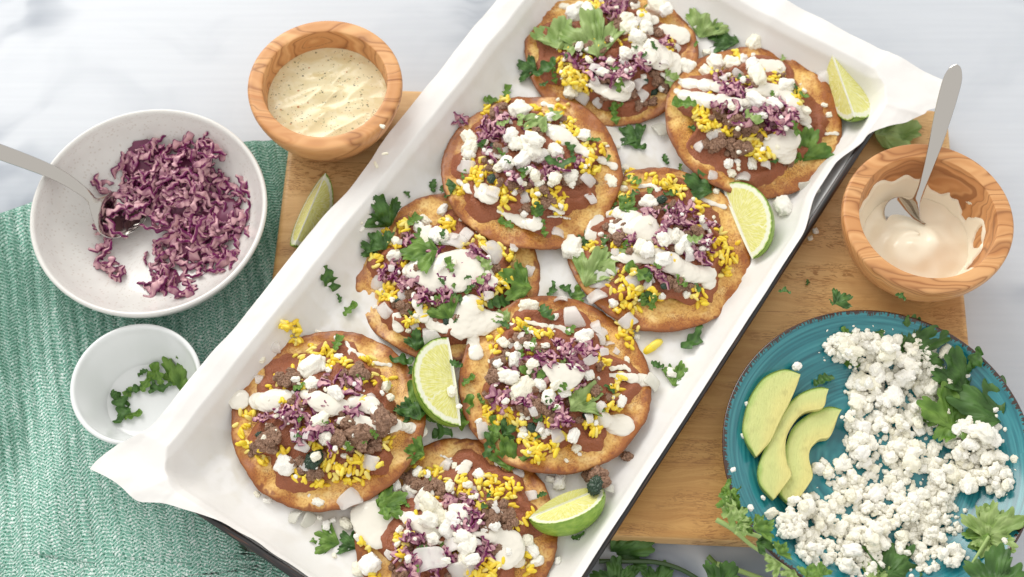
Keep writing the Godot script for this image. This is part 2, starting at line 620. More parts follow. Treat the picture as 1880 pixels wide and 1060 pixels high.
func board():
	var ax := board_axis()
	var c := Vector3(0.0771, 0, 0.0004)
	var hx := 0.2555
	var hz := 0.1772
	var top := 0.0202
	var im := bake(1280, 880, func(u: float, v: float):
		var x: float = u * 51.0
		var z: float = v * 35.4
		var wz := z + 0.9 * n1.get_noise_2d(x * 0.05, z * 0.22) + 0.10 * n1.get_noise_2d(x * 0.4, z * 1.2)
		var band := 0.5 + 0.5 * n1.get_noise_2d(x * 0.02, wz * 1.3)
		var fine := n1.get_noise_2d(x * 0.16 + 30.0, wz * 9.0)
		var pore := smoothstep(0.30, 0.62, n3.get_noise_2d(x * 0.75, wz * 14.0)) * smoothstep(-0.25, 0.35, n1.get_noise_2d(x * 0.10 + 9.0, z * 0.3))
		var col := rgb(228, 190, 134).lerp(rgb(216, 168, 100), smoothstep(0.25, 0.8, v)).lerp(rgb(206, 160, 104).lerp(rgb(184, 130, 68), smoothstep(0.25, 0.8, v)), clampf(band * 0.9 + fine * 0.35, 0, 1))  # grain bands, plus light falloff towards the near edge put into the wood colour
		col = col.lerp(rgb(140, 92, 48), clampf(pore * 0.6, 0, 1))
		var stain := smoothstep(0.15, 0.6, n1.get_noise_2d(x * 0.11 + 70.0, z * 0.16))
		col = col.lerp(rgb(150, 98, 54), stain * 0.30)
		if absf(fposmod(z + 0.02 * x, 11.8) - 7.0) < 0.03: col = col.lerp(rgb(150, 100, 55), 0.5)
		return col)
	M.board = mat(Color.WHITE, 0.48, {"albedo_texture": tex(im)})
	var r := 0.0045
	var prof := func(d: float) -> Vector2:       # d 0..1 from the middle of the top to the middle of the underside: (inset, y)
		if d < 0.30: return Vector2(1.0 - d / 0.30, top)
		if d < 0.50:
			var a := (d - 0.30) / 0.20 * PI * 0.5
			return Vector2(-sin(a), top - r + r * cos(a))
		if d < 0.60: return Vector2(-1.0, lerpf(top - r, r + 0.001, (d - 0.5) / 0.1))
		if d < 0.80:
			var a := (d - 0.60) / 0.20 * PI * 0.5
			return Vector2(-cos(a), 0.001 + r - r * sin(a))
		return Vector2((d - 0.8) / 0.2, 0.001)
	var v := PackedVector3Array()
	var uv := PackedVector2Array()
	var idx := PackedInt32Array()
	var seg := 160
	var rows := 40
	for j in rows + 1:
		var q: Vector2 = prof.call(float(j) / rows)
		for i in seg + 1:
			var p := rounded(float(i) / seg, hx - r, hz - r, 0.009)
			var e := p
			if q.x > 0.0:
				e = p * (1.0 - q.x)
			else:
				e = p + rounded_out(float(i) / seg, hx - r, hz - r, 0.009) * r * -q.x
			v.append(c + ax[0] * e.x + ax[1] * e.y + Vector3.UP * q.y)
			uv.append(Vector2(e.x / (2.0 * hx) + 0.5, e.y / (2.0 * hz) + 0.5 + (top - q.y) * 0.9))
	for j in rows:
		for i in seg:
			var k := j * (seg + 1) + i
			idx.append_array([k, k + seg + 2, k + 1, k, k + seg + 1, k + seg + 2])
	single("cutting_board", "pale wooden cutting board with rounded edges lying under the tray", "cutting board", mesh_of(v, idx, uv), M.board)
	fill_map(c, 0.33, func(x: float, z: float):
		var d := Vector3(x, 0, z) - c
		return top if absf(d.dot(ax[0])) < hx and absf(d.dot(ax[1])) < hz else 0.0)

# a point, and the outward direction, t of the way round a rounded rectangle
func rounded(t: float, a: float, b: float, r: float) -> Vector2:
	var g := rounded_out(t, a, b, r)
	var q := fposmod(t, 1.0) * 4.0
	var side := int(q)
	var f := q - side
	var cx := a - r
	var cy := b - r
	var c0: Vector2 = [Vector2(cx, -cy), Vector2(cx, cy), Vector2(-cx, cy), Vector2(-cx, -cy)][side]
	var c1: Vector2 = [Vector2(cx, cy), Vector2(-cx, cy), Vector2(-cx, -cy), Vector2(cx, -cy)][side]
	if f < 0.7:
		return c0.lerp(c1, f / 0.7) + g * r
	return c1 + g * r

func rounded_out(t: float, _a: float, _b: float, _r: float) -> Vector2:
	var q := fposmod(t, 1.0) * 4.0
	var side := int(q)
	var f := q - side
	var ang := side * PI * 0.5 + (0.0 if f < 0.7 else (f - 0.7) / 0.3 * PI * 0.5)
	return Vector2(cos(ang), sin(ang))

func towel():
	# one tile is 48 mm: ten ribs of slanting white stitches on green
	var im := bake(512, 512, func(u: float, v: float):
		var rib := u * 8.0
		var k := int(rib) % 8
		var f := rib - floorf(rib)
		var up := 1.0 if k % 2 == 0 else -1.0
		var s := fposmod(v * 18.0 + up * f * 1.3 + 0.35 * n3.get_noise_2d(u * 20.0, v * 20.0), 1.0)
		var strand := smoothstep(0.30, 0.0, absf(s - 0.5))
		var hole := smoothstep(0.16, 0.0, absf(fposmod(v * 9.0 + 0.5 * (k % 2), 1.0) - 0.5)) * smoothstep(0.28, 0.0, minf(f, 1.0 - f))
		var fray := 0.5 + 0.5 * n3.get_noise_2d(u * 90.0, v * 90.0)
		var c := rgb(138, 192, 174).lerp(rgb(248, 250, 249), clampf(strand * (0.65 + 0.5 * fray), 0, 1))
		return c.lerp(rgb(30, 92, 70), clampf(hole * 1.0 + 0.25 * (1.0 - fray) * (1.0 - strand), 0, 1)))
	var hm := bake(256, 256, func(u: float, v: float):
		var rib := u * 8.0
		var k := int(rib) % 8
		var f := rib - floorf(rib)
		var up := 1.0 if k % 2 == 0 else -1.0
		var s := fposmod(v * 18.0 + up * f * 1.3, 1.0)
		var g := 0.75 * sin(s * PI) * (0.55 + 0.45 * sin(f * PI))
		return Color(g, g, g))
	M.towel = mat(Color.WHITE, 0.95, {"albedo_texture": tex(im), "vertex_color_use_as_albedo": true, "heightmap_enabled": true, "heightmap_texture": tex(hm), "heightmap_scale": 0.10, "rim_enabled": true, "rim": 0.3})
	var ang := deg_to_rad(14.0)                  # the ribs lean a little to the right going down
	var fold := func(x: float, z: float) -> float:
		var a := x * cos(ang) - z * sin(ang)
		var b := x * sin(ang) + z * cos(ang)
		var d := 0.0050 + 0.0038 * n1.get_noise_2d(a * 13.0 + 4.0, b * 3.5) + 0.0014 * n1.get_noise_2d(a * 30.0, b * 9.0 + 7.0)
		# long ridges running down towards the viewer and a ruck beside the tray's corner
		d += 0.010 * exp(-pow((a + 0.352 + 0.05 * (b - 0.1)) / 0.016, 2.0)) * smoothstep(-0.02, 0.08, b)
		d += 0.012 * exp(-pow((a + 0.245 - 0.16 * (b - 0.2)) / 0.014, 2.0)) * smoothstep(0.12, 0.20, b)
		d += 0.009 * exp(-pow((a + 0.43 - 0.1 * b) / 0.02, 2.0))
		d += 0.010 * smoothstep(-0.192, -0.178, x) * smoothstep(0.03, 0.0, absf(z + 0.01)) * smoothstep(0.17, 0.15, z)
		return maxf(d, 0.0015)
	var top0 := at(0, 388, 0)
	var top1 := at(452, 268, 0)
	var top2 := at(560, 235, 0)
	var e := func(x: float) -> float:            # the towel's far hem
		if x < top1.x: return lerpf(top0.z, top1.z, (x - top0.x) / (top1.x - top0.x)) + 0.004 * n3.get_noise_2d(x * 20.0, 0.0)
		return lerpf(top1.z, top2.z, (x - top1.x) / (top2.x - top1.x)) + 0.004 * n3.get_noise_2d(x * 20.0, 0.0)
	var right := func(z: float) -> float:
		return lerpf(-0.1765 - 0.045 * z, -0.04, smoothstep(0.183, 0.20, z))
	var f := func(u: float, v: float) -> Vector3:
		var z := lerpf(-0.16, 0.34, v)
		var x := lerpf(-0.56, right.call(z), u)
		var z0: float = e.call(x)
		z = lerpf(z0, 0.34, v)
		x = lerpf(-0.56, right.call(z), u)
		var edge := minf(smoothstep(0.0, 0.012, v), smoothstep(1.0, 0.992, u))
		return Vector3(x, fold.call(x, z) * (0.35 + 0.65 * edge), z)
	var v := PackedVector3Array()
	var uv := PackedVector2Array()
	var col := PackedColorArray()
	var idx := PackedInt32Array()
	var nu := 260
	var nv := 170
	for j in nv + 1:
		for i in nu + 1:
			var p: Vector3 = f.call(float(i) / nu, float(j) / nv)
			var a := p.x * cos(ang) - p.z * sin(ang)
			var b := p.x * sin(ang) + p.z * cos(ang)
			v.append(p)
			uv.append(Vector2((a + 0.004 * n3.get_noise_2d(a * 6.0, b * 9.0)) / 0.050, (b + 0.005 * n3.get_noise_2d(a * 14.0, b * 6.0)) / 0.050))
			var rib := 0.5 + 0.5 * sin(a / 0.0092 * TAU) 
			# broad soft bands of mint and deep green, darker between the bowls
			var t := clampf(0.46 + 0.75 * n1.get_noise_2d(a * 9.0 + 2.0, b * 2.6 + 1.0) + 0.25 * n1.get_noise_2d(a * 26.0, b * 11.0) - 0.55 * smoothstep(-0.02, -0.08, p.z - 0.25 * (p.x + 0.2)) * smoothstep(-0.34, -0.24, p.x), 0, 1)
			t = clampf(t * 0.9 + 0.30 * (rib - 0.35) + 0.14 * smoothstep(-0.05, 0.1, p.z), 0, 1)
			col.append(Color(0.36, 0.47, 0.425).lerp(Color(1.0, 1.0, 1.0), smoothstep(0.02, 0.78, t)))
	for j in nv:
		for i in nu:
			var k := j * (nu + 1) + i
			idx.append_array([k, k + 1, k + nu + 2, k, k + nu + 2, k + nu + 1])
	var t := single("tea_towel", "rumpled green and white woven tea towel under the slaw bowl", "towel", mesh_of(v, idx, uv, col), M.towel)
	fill_map(Vector3(-0.3, 0, 0.05), 0.24, func(x: float, z: float): return fold.call(x, z) if z > e.call(x) and x < right.call(z) else 0.0)

# ------------------------------------------------------------------ tray and paper
const WL := -0.1275
const WR := 0.1545
const UT := -0.305
const UB := 0.2545
func tw(u: float, w: float, y: float) -> Vector3:
	return UD * u + WD * w + Vector3.UP * y

func tray():
	var cu := (UT + UB) * 0.5
	var cw := (WL + WR) * 0.5
	var au := (UB - UT) * 0.5
	var aw := (WR - WL) * 0.5
	var loft := func(prof: Array, n: int) -> ArrayMesh:   # profile of (offset outwards from the rim line, y)
		return sheet(220, n, func(s, v):
			var q: Vector2 = curve(prof, v)
			var a := au + q.x
			var b := aw + q.x
			var r := clampf(0.013 + q.x, 0.004, 0.05)
			var p := rounded(1.0 - s, a, b, r)
			return tw(cu + p.x, cw + p.y, q.y))
	var rust := bake(256, 256, func(u: float, v: float):
		var t := smoothstep(0.18, 0.45, n1.get_noise_2d(u * 60.0, v * 9.0) + 0.25 * n3.get_noise_2d(u * 220.0, v * 20.0))
		return rgb(24, 23, 25).lerp(rgb(112, 70, 48), t * 0.8))
	M.black = mat(Color.WHITE, 0.3, {"albedo_texture": tex(rust), "metallic_specular": 0.55})
	var t := thing("baking_tray", "white enamel baking tray with black worn rim under the paper", "tray", tw(cu, cw, 0.0205))
	put("basin", loft.call([Vector2(-0.0012, 0.0452), Vector2(-0.0035, 0.040), Vector2(-0.0085, 0.027), Vector2(-0.013, 0.0226), Vector2(-0.03, 0.0222), Vector2(-0.08, 0.0222), Vector2(-0.1435, 0.0222)], 36), M.enamel, t)
	put("outer_wall", loft.call([Vector2(-0.013, 0.0207), Vector2(-0.010, 0.0212), Vector2(-0.0065, 0.026), Vector2(-0.0018, 0.0385), Vector2(-0.0005, 0.0432)], 20), M.black, t)
	put("rim", loft.call([Vector2(-0.0006, 0.0425), Vector2(0.0018, 0.0420), Vector2(0.0036, 0.0432), Vector2(0.0034, 0.0455), Vector2(0.0016, 0.0466), Vector2(-0.0008, 0.0462), Vector2(-0.0016, 0.0450)], 20), M.black, t)

func paper_cross(q: float, flap: float) -> Vector2:   # q metres in from the edge: (distance in from the rim, height)
	var d := q - flap
	if d < 0.0:
		return Vector2(d, 0.0478 + 0.06 * d * (1.0 + d / 0.02) - 0.12 * maxf(-d - 0.010, 0.0))
	if d < 0.034:
		var s := d / 0.034
		return Vector2(0.0030 * minf(1.0, s * 8.0) + 0.0230 * pow(s, 1.15), 0.0236 + 0.0242 * pow(1.0 - s, 1.7))
	return Vector2(0.0260 + d - 0.034, 0.0236)

func paper_wrinkle(u: float, w: float) -> float:
	var c := absf(n3.get_noise_2d(u * 7.0 + 5.0, w * 9.0))
	return 0.0011 * (0.5 - c) + 0.0005 * n3.get_noise_2d(u * 22.0, w * 15.0)

var folds := []
func paper_folds(u: float, w: float) -> float:       # sharp creases, each a straight line with a ridge or a valley along it
	if folds.is_empty():
		var r := RandomNumberGenerator.new()
		r.seed = 12
		for k in 34:
			var c := Vector2(r.randf_range(UT, UB), r.randf_range(WL, WR))
			if k % 3 == 0: c = Vector2(UT + r.randf() * 0.07, WR - r.randf() * 0.08)
			if k % 3 == 1: c = Vector2(UB - r.randf() * 0.06, WL + r.randf() * 0.09)
			var a := r.randf() * TAU
			folds.append([c, Vector2(cos(a), sin(a)), r.randf_range(0.015, 0.06), r.randf_range(-0.0011, 0.0013)])
	var h := 0.0
	for f in folds:
		var d: Vector2 = Vector2(u, w) - f[0]
		var along: float = absf(d.dot(f[1])) / f[2]
		if along < 1.0:
			var off: float = absf(d.dot(f[1].orthogonal()))
			if off < 0.016:
				h += f[3] * pow(1.0 - off / 0.016, 2.0) * (1.0 - along)
	return h

func paper_stain(_u: float, _v: float, p: Vector3) -> Color:   # fat has soaked in here and there round the tostadas
	var u := p.x * UD.x + p.z * UD.z
	var w := p.x * WD.x + p.z * WD.z
	var t := smoothstep(0.02, 0.34, n3.get_noise_2d(u * 26.0 + 3.0, w * 26.0)) * 0.7 + smoothstep(0.3, 0.5, n3.get_noise_2d(u * 90.0, w * 90.0)) * 0.3
	t *= smoothstep(0.145, 0.10, absf(w - 0.01)) * smoothstep(-0.29, -0.25, u) * smoothstep(0.25, 0.21, u)
	return Color(0.82, 0.81, 0.79).lerp(Color(0.70, 0.665, 0.59), clampf(t, 0, 1))

func paper_point(s: float, t: float) -> Vector3:
	var fl := 0.0175 + 0.002 * n3.get_noise_2d(s * 4.0, 1.0) + 0.016 * smoothstep(0.90, 1.0, s)
	var us := UT + s * (UB - UT)
	var fr := 0.0012 + 0.030 * smoothstep(-0.225, -0.268, us) + 0.004 * n3.get_noise_2d(us * 40.0, 3.0) * smoothstep(-0.22, -0.26, us)
	var ft := 0.020
	var fb := -0.0015 + 0.020 * smoothstep(0.34, 0.10, t) + 0.0015 * n3.get_noise_2d(t * 7.0, 4.0)
	var lw := (WR - WL - 0.052) + 0.068 + fl + fr
	var lu := (UB - UT - 0.052) + 0.068 + ft + fb
	var qw := t * lw
	var qu := s * lu
	var a := paper_cross(minf(qw, lw - qw), fl if qw < lw * 0.5 else fr)
	var b := paper_cross(minf(qu, lu - qu), ft if qu < lu * 0.5 else fb)
	var w := WL + a.x if qw < lw * 0.5 else WR - a.x
	var u := UT + b.x if qu < lu * 0.5 else UB - b.x
	var ha := a.y - 0.0236
	var hb := b.y - 0.0236
	var h := minf(maxf(ha, hb) + 0.85 * minf(maxf(ha, 0.0), maxf(hb, 0.0)), maxf(0.0250, maxf(ha, hb)))
	h += 0.0014 * smoothstep(0.014, 0.021, h)
	# right-hand flap that stands away from the tray near its far end and slips inwards further down
	var inn := smoothstep(-0.245, -0.215, u) * smoothstep(-0.145, -0.19, u) * smoothstep(0.12, 0.152, w)
	w -= inn * 0.009
	h -= inn * 0.003
	var lift := smoothstep(0.02, 0.0, minf(minf(qw, lw - qw), minf(qu, lu - qu)))
	var y := 0.0236 + h + (paper_wrinkle(u, w) * (1.0 + 1.2 * smoothstep(0.0, 0.015, h)) + 0.0008)
	y += paper_folds(u, w)
	y += lift * 0.0016 * n1.get_noise_2d(u * 22.0, w * 22.0)
	return tw(u, w, maxf(y, 0.0232))

func paper():
	M.paper = mat(Color.WHITE, 0.5, {"vertex_color_use_as_albedo": true, "heightmap_enabled": true, "heightmap_texture": bump_noise(512, 0.02, FastNoiseLite.TYPE_SIMPLEX, 5), "heightmap_scale": 0.012, "uv1_triplanar": true, "uv1_world_triplanar": true, "uv1_scale": Vector3.ONE * 7.0, "backlight_enabled": true, "backlight": Color(0.3, 0.3, 0.3)})
	var m := sheet(190, 320, func(a, b):
		# rows and columns gather at the folds
		var g := func(x: float) -> float: return x + 0.085 * sin(x * TAU) * -1.0
		return paper_point(g.call(b), g.call(a)), paper_stain)
	single("parchment_paper", "creased white parchment paper lining the tray and flopping over its rim", "parchment paper", m, M.paper)
	for j in HM:
		for i in HN:
			var x := HX + i * 0.001
			var z := HZ + j * 0.001
			var u := x * UD.x + z * UD.z
			var w := x * WD.x + z * WD.z
			if u < UT - 0.01 or u > UB + 0.006 or w < WL - 0.015 or w > WR + 0.003:
				continue
			var du := minf(u - UT, UB - u)
			var dw := minf(w - WL, WR - w)
			var d := minf(du, dw)
			var y := 0.0246 + paper_wrinkle(u, w)
			if d < 0.026:
				y = 0.0246 + 0.0236 * pow(1.0 - pow(clampf((d - 0.003) / 0.023, 0, 1), 0.77), 1.7)
			if y > H[j * HN + i]:
				H[j * HN + i] = y

# ------------------------------------------------------------------ bowls and plate
func olive(p: Vector3, o: float) -> Color:        # solid olive wood: grain planes that run along x
	var q := Vector3(p.x * 9.0, p.y * 55.0, p.z * 55.0)
	var wv := n1.get_noise_3d(q.x * 0.5 + o, q.y * 0.22, q.z * 0.22)
	var s := q.z * 0.55 + q.y * 0.35 + 1.5 * wv + o
	var band := 0.5 + 0.5 * n1.get_noise_2d(s * 1.6, q.x * 0.08)
	var line := pow(1.0 - absf(n3.get_noise_2d(s * 2.1 + 7.0, q.x * 0.10)), 6.0)
	var fine := n3.get_noise_2d(s * 7.0, q.x * 0.7)
	var c := rgb(226, 176, 122).lerp(rgb(190, 128, 76), clampf(band * 1.15 - 0.1 + 0.25 * fine, 0, 1))
	return c.lerp(rgb(112, 62, 30), clampf(line * 0.55, 0, 1))

func wooden_bowl(label: String, c: Vector3, prof: Array, o: float) -> Node3D:
	var pts := []
	for k in 257:
		pts.append(curve(prof, k / 256.0))
	var im := bake(900, 256, func(u: float, v: float):
		var q: Vector2 = pts[int(v * 256.0)]
		return olive(Vector3(q.x * cos(u * TAU), q.y, q.x * sin(u * TAU)), o))
	var m := mat(Color.WHITE, 0.42, {"albedo_texture": tex(im), "metallic_specular": 0.45})
	var b := single("wooden_bowl", label, "bowl", lathe(prof, 120, 90), m, Transform3D(Basis(), c))
	var top := c.y + (prof[0] as Vector2).y
	fill_map(c, 0.0576, func(x: float, z: float):
		var r := Vector2(x - c.x, z - c.z).length()
		return c.y + bowl_inner(prof, r))
	return b

var inner_cache := {}
func bowl_inner(prof: Array, r: float) -> float:  # height of the inside at radius r
	if not inner_cache.has(prof):
		var t := PackedFloat32Array()
		for n in 241:
			var want: float = n * 0.0005
			var y := 0.06
			var last: Vector2 = curve(prof, 1.0)
			for k in range(399, 0, -1):
				var q: Vector2 = curve(prof, k / 400.0)
				if q.x >= want:
					y = lerpf(last.y, q.y, clampf((want - last.x) / maxf(q.x - last.x, 1e-6), 0.0, 1.0))
					break
				last = q
			t.append(y)
		inner_cache[prof] = t
	var tab: PackedFloat32Array = inner_cache[prof]
	var f := clampf(r / 0.0005, 0.0, 239.0)
	return lerpf(tab[int(f)], tab[int(f) + 1], f - int(f))

func wooden_bowls():
	var prof := [Vector2(0.0, 0.0), Vector2(0.020, 0.0), Vector2(0.030, 0.0005), Vector2(0.0345, 0.003), Vector2(0.0445, 0.0145), Vector2(0.0530, 0.031), Vector2(0.0572, 0.045), Vector2(0.0577, 0.0505), Vector2(0.0572, 0.0528), Vector2(0.0555, 0.0538), Vector2(0.0515, 0.0539), Vector2(0.0478, 0.0538), Vector2(0.0466, 0.0528), Vector2(0.0463, 0.048), Vector2(0.0455, 0.036), Vector2(0.0432, 0.025), Vector2(0.036, 0.013), Vector2(0.022, 0.0085), Vector2(0.0, 0.0075)]
	var c1 := at(596, 153, 0.074)
	c1.y = 0.0204
	wooden_bowl("olive wood bowl full of speckled cream sauce on the corner of the board", c1, prof, 3.0)
	# speckled sauce, filled to a finger below the rim
	var im := bake(512, 512, func(u: float, v: float):
		var s := n1.get_noise_2d(u * 5.0 + 1.2 * n1.get_noise_2d(u * 4.0, v * 4.0), v * 9.0)
		return rgb(229, 219, 182).lerp(rgb(220, 206, 160), clampf(0.5 + s, 0, 1)))
	for k in 800:
		var r := sqrt(rng.randf()) * 245.0
		var a := rng.randf() * TAU
		var x := int(256 + r * cos(a))
		var y := int(256 + r * sin(a))
		if n1.get_noise_2d(x * 0.012, y * 0.012) < -0.25 + 0.3 * rng.randf():
			continue
		var s := 2 + int(rng.randf() * rng.randf() * 7.0)
		var c: Color = [rgb(60, 62, 48), rgb(96, 98, 74), rgb(130, 128, 96), rgb(165, 160, 122), rgb(170, 96, 50)][rng.randi() % 5 if rng.randf() < 0.7 else 2]
		for dx in s + rng.randi() % 3:
			for dy in s:
				if rng.randf() < 0.75:
					im.set_pixel(clampi(x + dx, 0, 511), clampi(y + dy, 0, 511), c)
	var m := mat(Color.WHITE, 0.25, {"albedo_texture": tex(im)})
	var v := func(a: float, b: float) -> Vector3:
		var r := b * 0.0452
		var x := r * cos(a * TAU)
		var z := r * sin(a * TAU)
		var h := 0.0335 + 0.0013 * n3.get_noise_2d(x * 26.0 + z * 12.0, z * 48.0) * (1.0 - b * b) + 0.0006 * pow(1.0 - absf(n3.get_noise_2d(x * 24.0 + 8.0, z * 46.0 + x * 20.0)), 4.0)
		return Vector3(x, h + 0.0008 * b * b, z)
	var sv := PackedVector3Array()
	var suv := PackedVector2Array()
	var si := PackedInt32Array()
	for j in 49:
		for i in 97:
			var p: Vector3 = v.call(i / 96.0, j / 48.0)
			sv.append(p)
			suv.append(Vector2(p.x / 0.092 + 0.5, p.z / 0.092 + 0.5))
	for j in 48:
		for i in 96:
			var k := j * 97 + i
			si.append_array([k, k + 98, k + 1, k, k + 97, k + 98])
	single("cream_sauce", "speckled pale yellow cream sauce filling the wooden bowl by the marble", "sauce", mesh_of(sv, si, suv), m, Transform3D(Basis(), c1))

	var prof2 := [Vector2(0.0, 0.0), Vector2(0.022, 0.0), Vector2(0.032, 0.0005), Vector2(0.0365, 0.003), Vector2(0.0470, 0.0145), Vector2(0.0560, 0.031), Vector2(0.0603, 0.046), Vector2(0.0608, 0.0525), Vector2(0.0602, 0.0548), Vector2(0.0585, 0.0556), Vector2(0.0540, 0.0558), Vector2(0.0500, 0.0556), Vector2(0.0489, 0.0546), Vector2(0.0483, 0.048), Vector2(0.0470, 0.036), Vector2(0.0435, 0.0235), Vector2(0.035, 0.0130), Vector2(0.020, 0.0085), Vector2(0.0, 0.0075)]
	var c2 := at(1705, 397, 0.076)
	c2.y = 0.0204
	wooden_bowl("olive wood bowl holding a spoon and thin cream at the board's edge", c2, prof2, 17.0)
	# what is left of the sauce: a pool, a spooned mound and a smear up the far side
	var f := func(a0: float, b: float) -> Vector3:
		var ang := (1.0 - a0) * TAU
		var r := b * 0.0474
		var x := r * cos(ang)
		var z := r * sin(ang)
		var y := bowl_inner(prof2, r)
		var dy := (y - bowl_inner(prof2, r - 0.0006)) / 0.0006
		var nr := Vector2(-dy, 1.0).normalized()
		var pool := 0.0172 + 0.0006 * n3.get_noise_2d(x * 50.0, z * 50.0)
		pool += 0.0110 * exp(-((x + 0.008) * (x + 0.008) + (z - 0.008) * (z - 0.008)) / 0.00042) + 0.0075 * exp(-((x - 0.014) * (x - 0.014) + (z - 0.006) * (z - 0.006)) / 0.00022)
		pool += 0.0009 * sin(Vector2(x + 0.006, z - 0.008).length() * 430.0 + ang) * exp(-(x * x + z * z) / 0.0004)
		# film on the wall: high on the left, a ragged smear on the right, bare wood above
		var reach := 0.0255 + 0.0095 * smoothstep(0.1, 0.9, cos(ang - 3.6)) + 0.0040 * n3.get_noise_2d(cos(ang) * 2.4, sin(ang) * 2.4) + 0.006 * smoothstep(0.7, 1.0, cos(ang + 0.25))
		var hole := smoothstep(0.15, 0.35, n3.get_noise_3d(x * 62.0, y * 62.0, z * 62.0)) * smoothstep(0.004, 0.02, x) * smoothstep(0.0185, 0.021, y)
		var film := lerpf(0.0014, -0.0016, maxf(hole, smoothstep(reach - 0.0016, reach + 0.0012, y)))
		var q := Vector2(r, y) + nr * film
		if q.y < pool: q = Vector2(r - 0.0005 * smoothstep(0.03, 0.04, r), pool)
		return Vector3(q.x * cos(ang), q.y, q.x * sin(ang))
	single("cream_sauce", "leftover pale cream swirled round the spoon in the wooden bowl", "sauce", sheet(240, 160, f, null), M.sauce, Transform3D(Basis(), c2))
	# spoon leaning on the far rim
	var tip := at(1757, 118, 0.118)
	var restp := at(1712, 285, 0.0795)
	var neck := at(1686, 362, 0.056)
	var low := at(1664, 392, 0.044)
	var end := at(1652, 425, 0.037)
	spoon("silver teaspoon with narrow handle standing in the cream bowl", [tip, tip.lerp(restp, 0.5), restp, neck, low, end], [0.0030, 0.0064, 0.0068, 0.0064, 0.0056, 0.0047, 0.0039, 0.0032, 0.0029, 0.0040, 0.0105, 0.0155, 0.0150, 0.0100, 0.0008])

func spoon(label: String, pts: Array, widths: Array):
	var path: Array = []
	for k in 61:
		path.append(curve(pts, k / 60.0))
	var metal := func(u: float, v: float) -> Vector3:
		var p: Vector3 = curve(path, v)
		var d: Vector3 = (curve(path, minf(v + 0.015, 1.0)) - curve(path, maxf(v - 0.015, 0.0))).normalized()
		var side := d.cross(Vector3.UP).normalized()
		var nrm := side.cross(d).normalized()
		var w: float = maxf(curve(widths, v), 0.0006) * sqrt(maxf(0.02, 1.0 - pow(1.0 - minf(v / 0.028, 1.0), 2.0)))
		var a: float = u * TAU
		var x := cos(a) * w
		var dish := smoothstep(0.62, 0.80, v) * smoothstep(1.0, 0.93, v)
		var th := 0.0011 + 0.0008 * (1.0 - smoothstep(0.3, 0.6, v)) * smoothstep(0.0, 0.04, v)
		var q := p + side * x + nrm * (sin(a) * th * sqrt(maxf(0.05, 1.0 - 0.5 * cos(a) * cos(a))))
		return q - nrm * dish * 0.0062 * (1.0 - pow(x / maxf(w, 0.001), 2.0))
	var o := thing("spoon", label, "spoon", pts[1])
	put("handle", sheet(20, 70, func(u: float, v: float): return metal.call(u, v * 0.64)), M.steel, o)
	put("bowl", sheet(20, 44, func(u: float, v: float): return metal.call(u, 0.64 + v * 0.36)), M.steel, o)

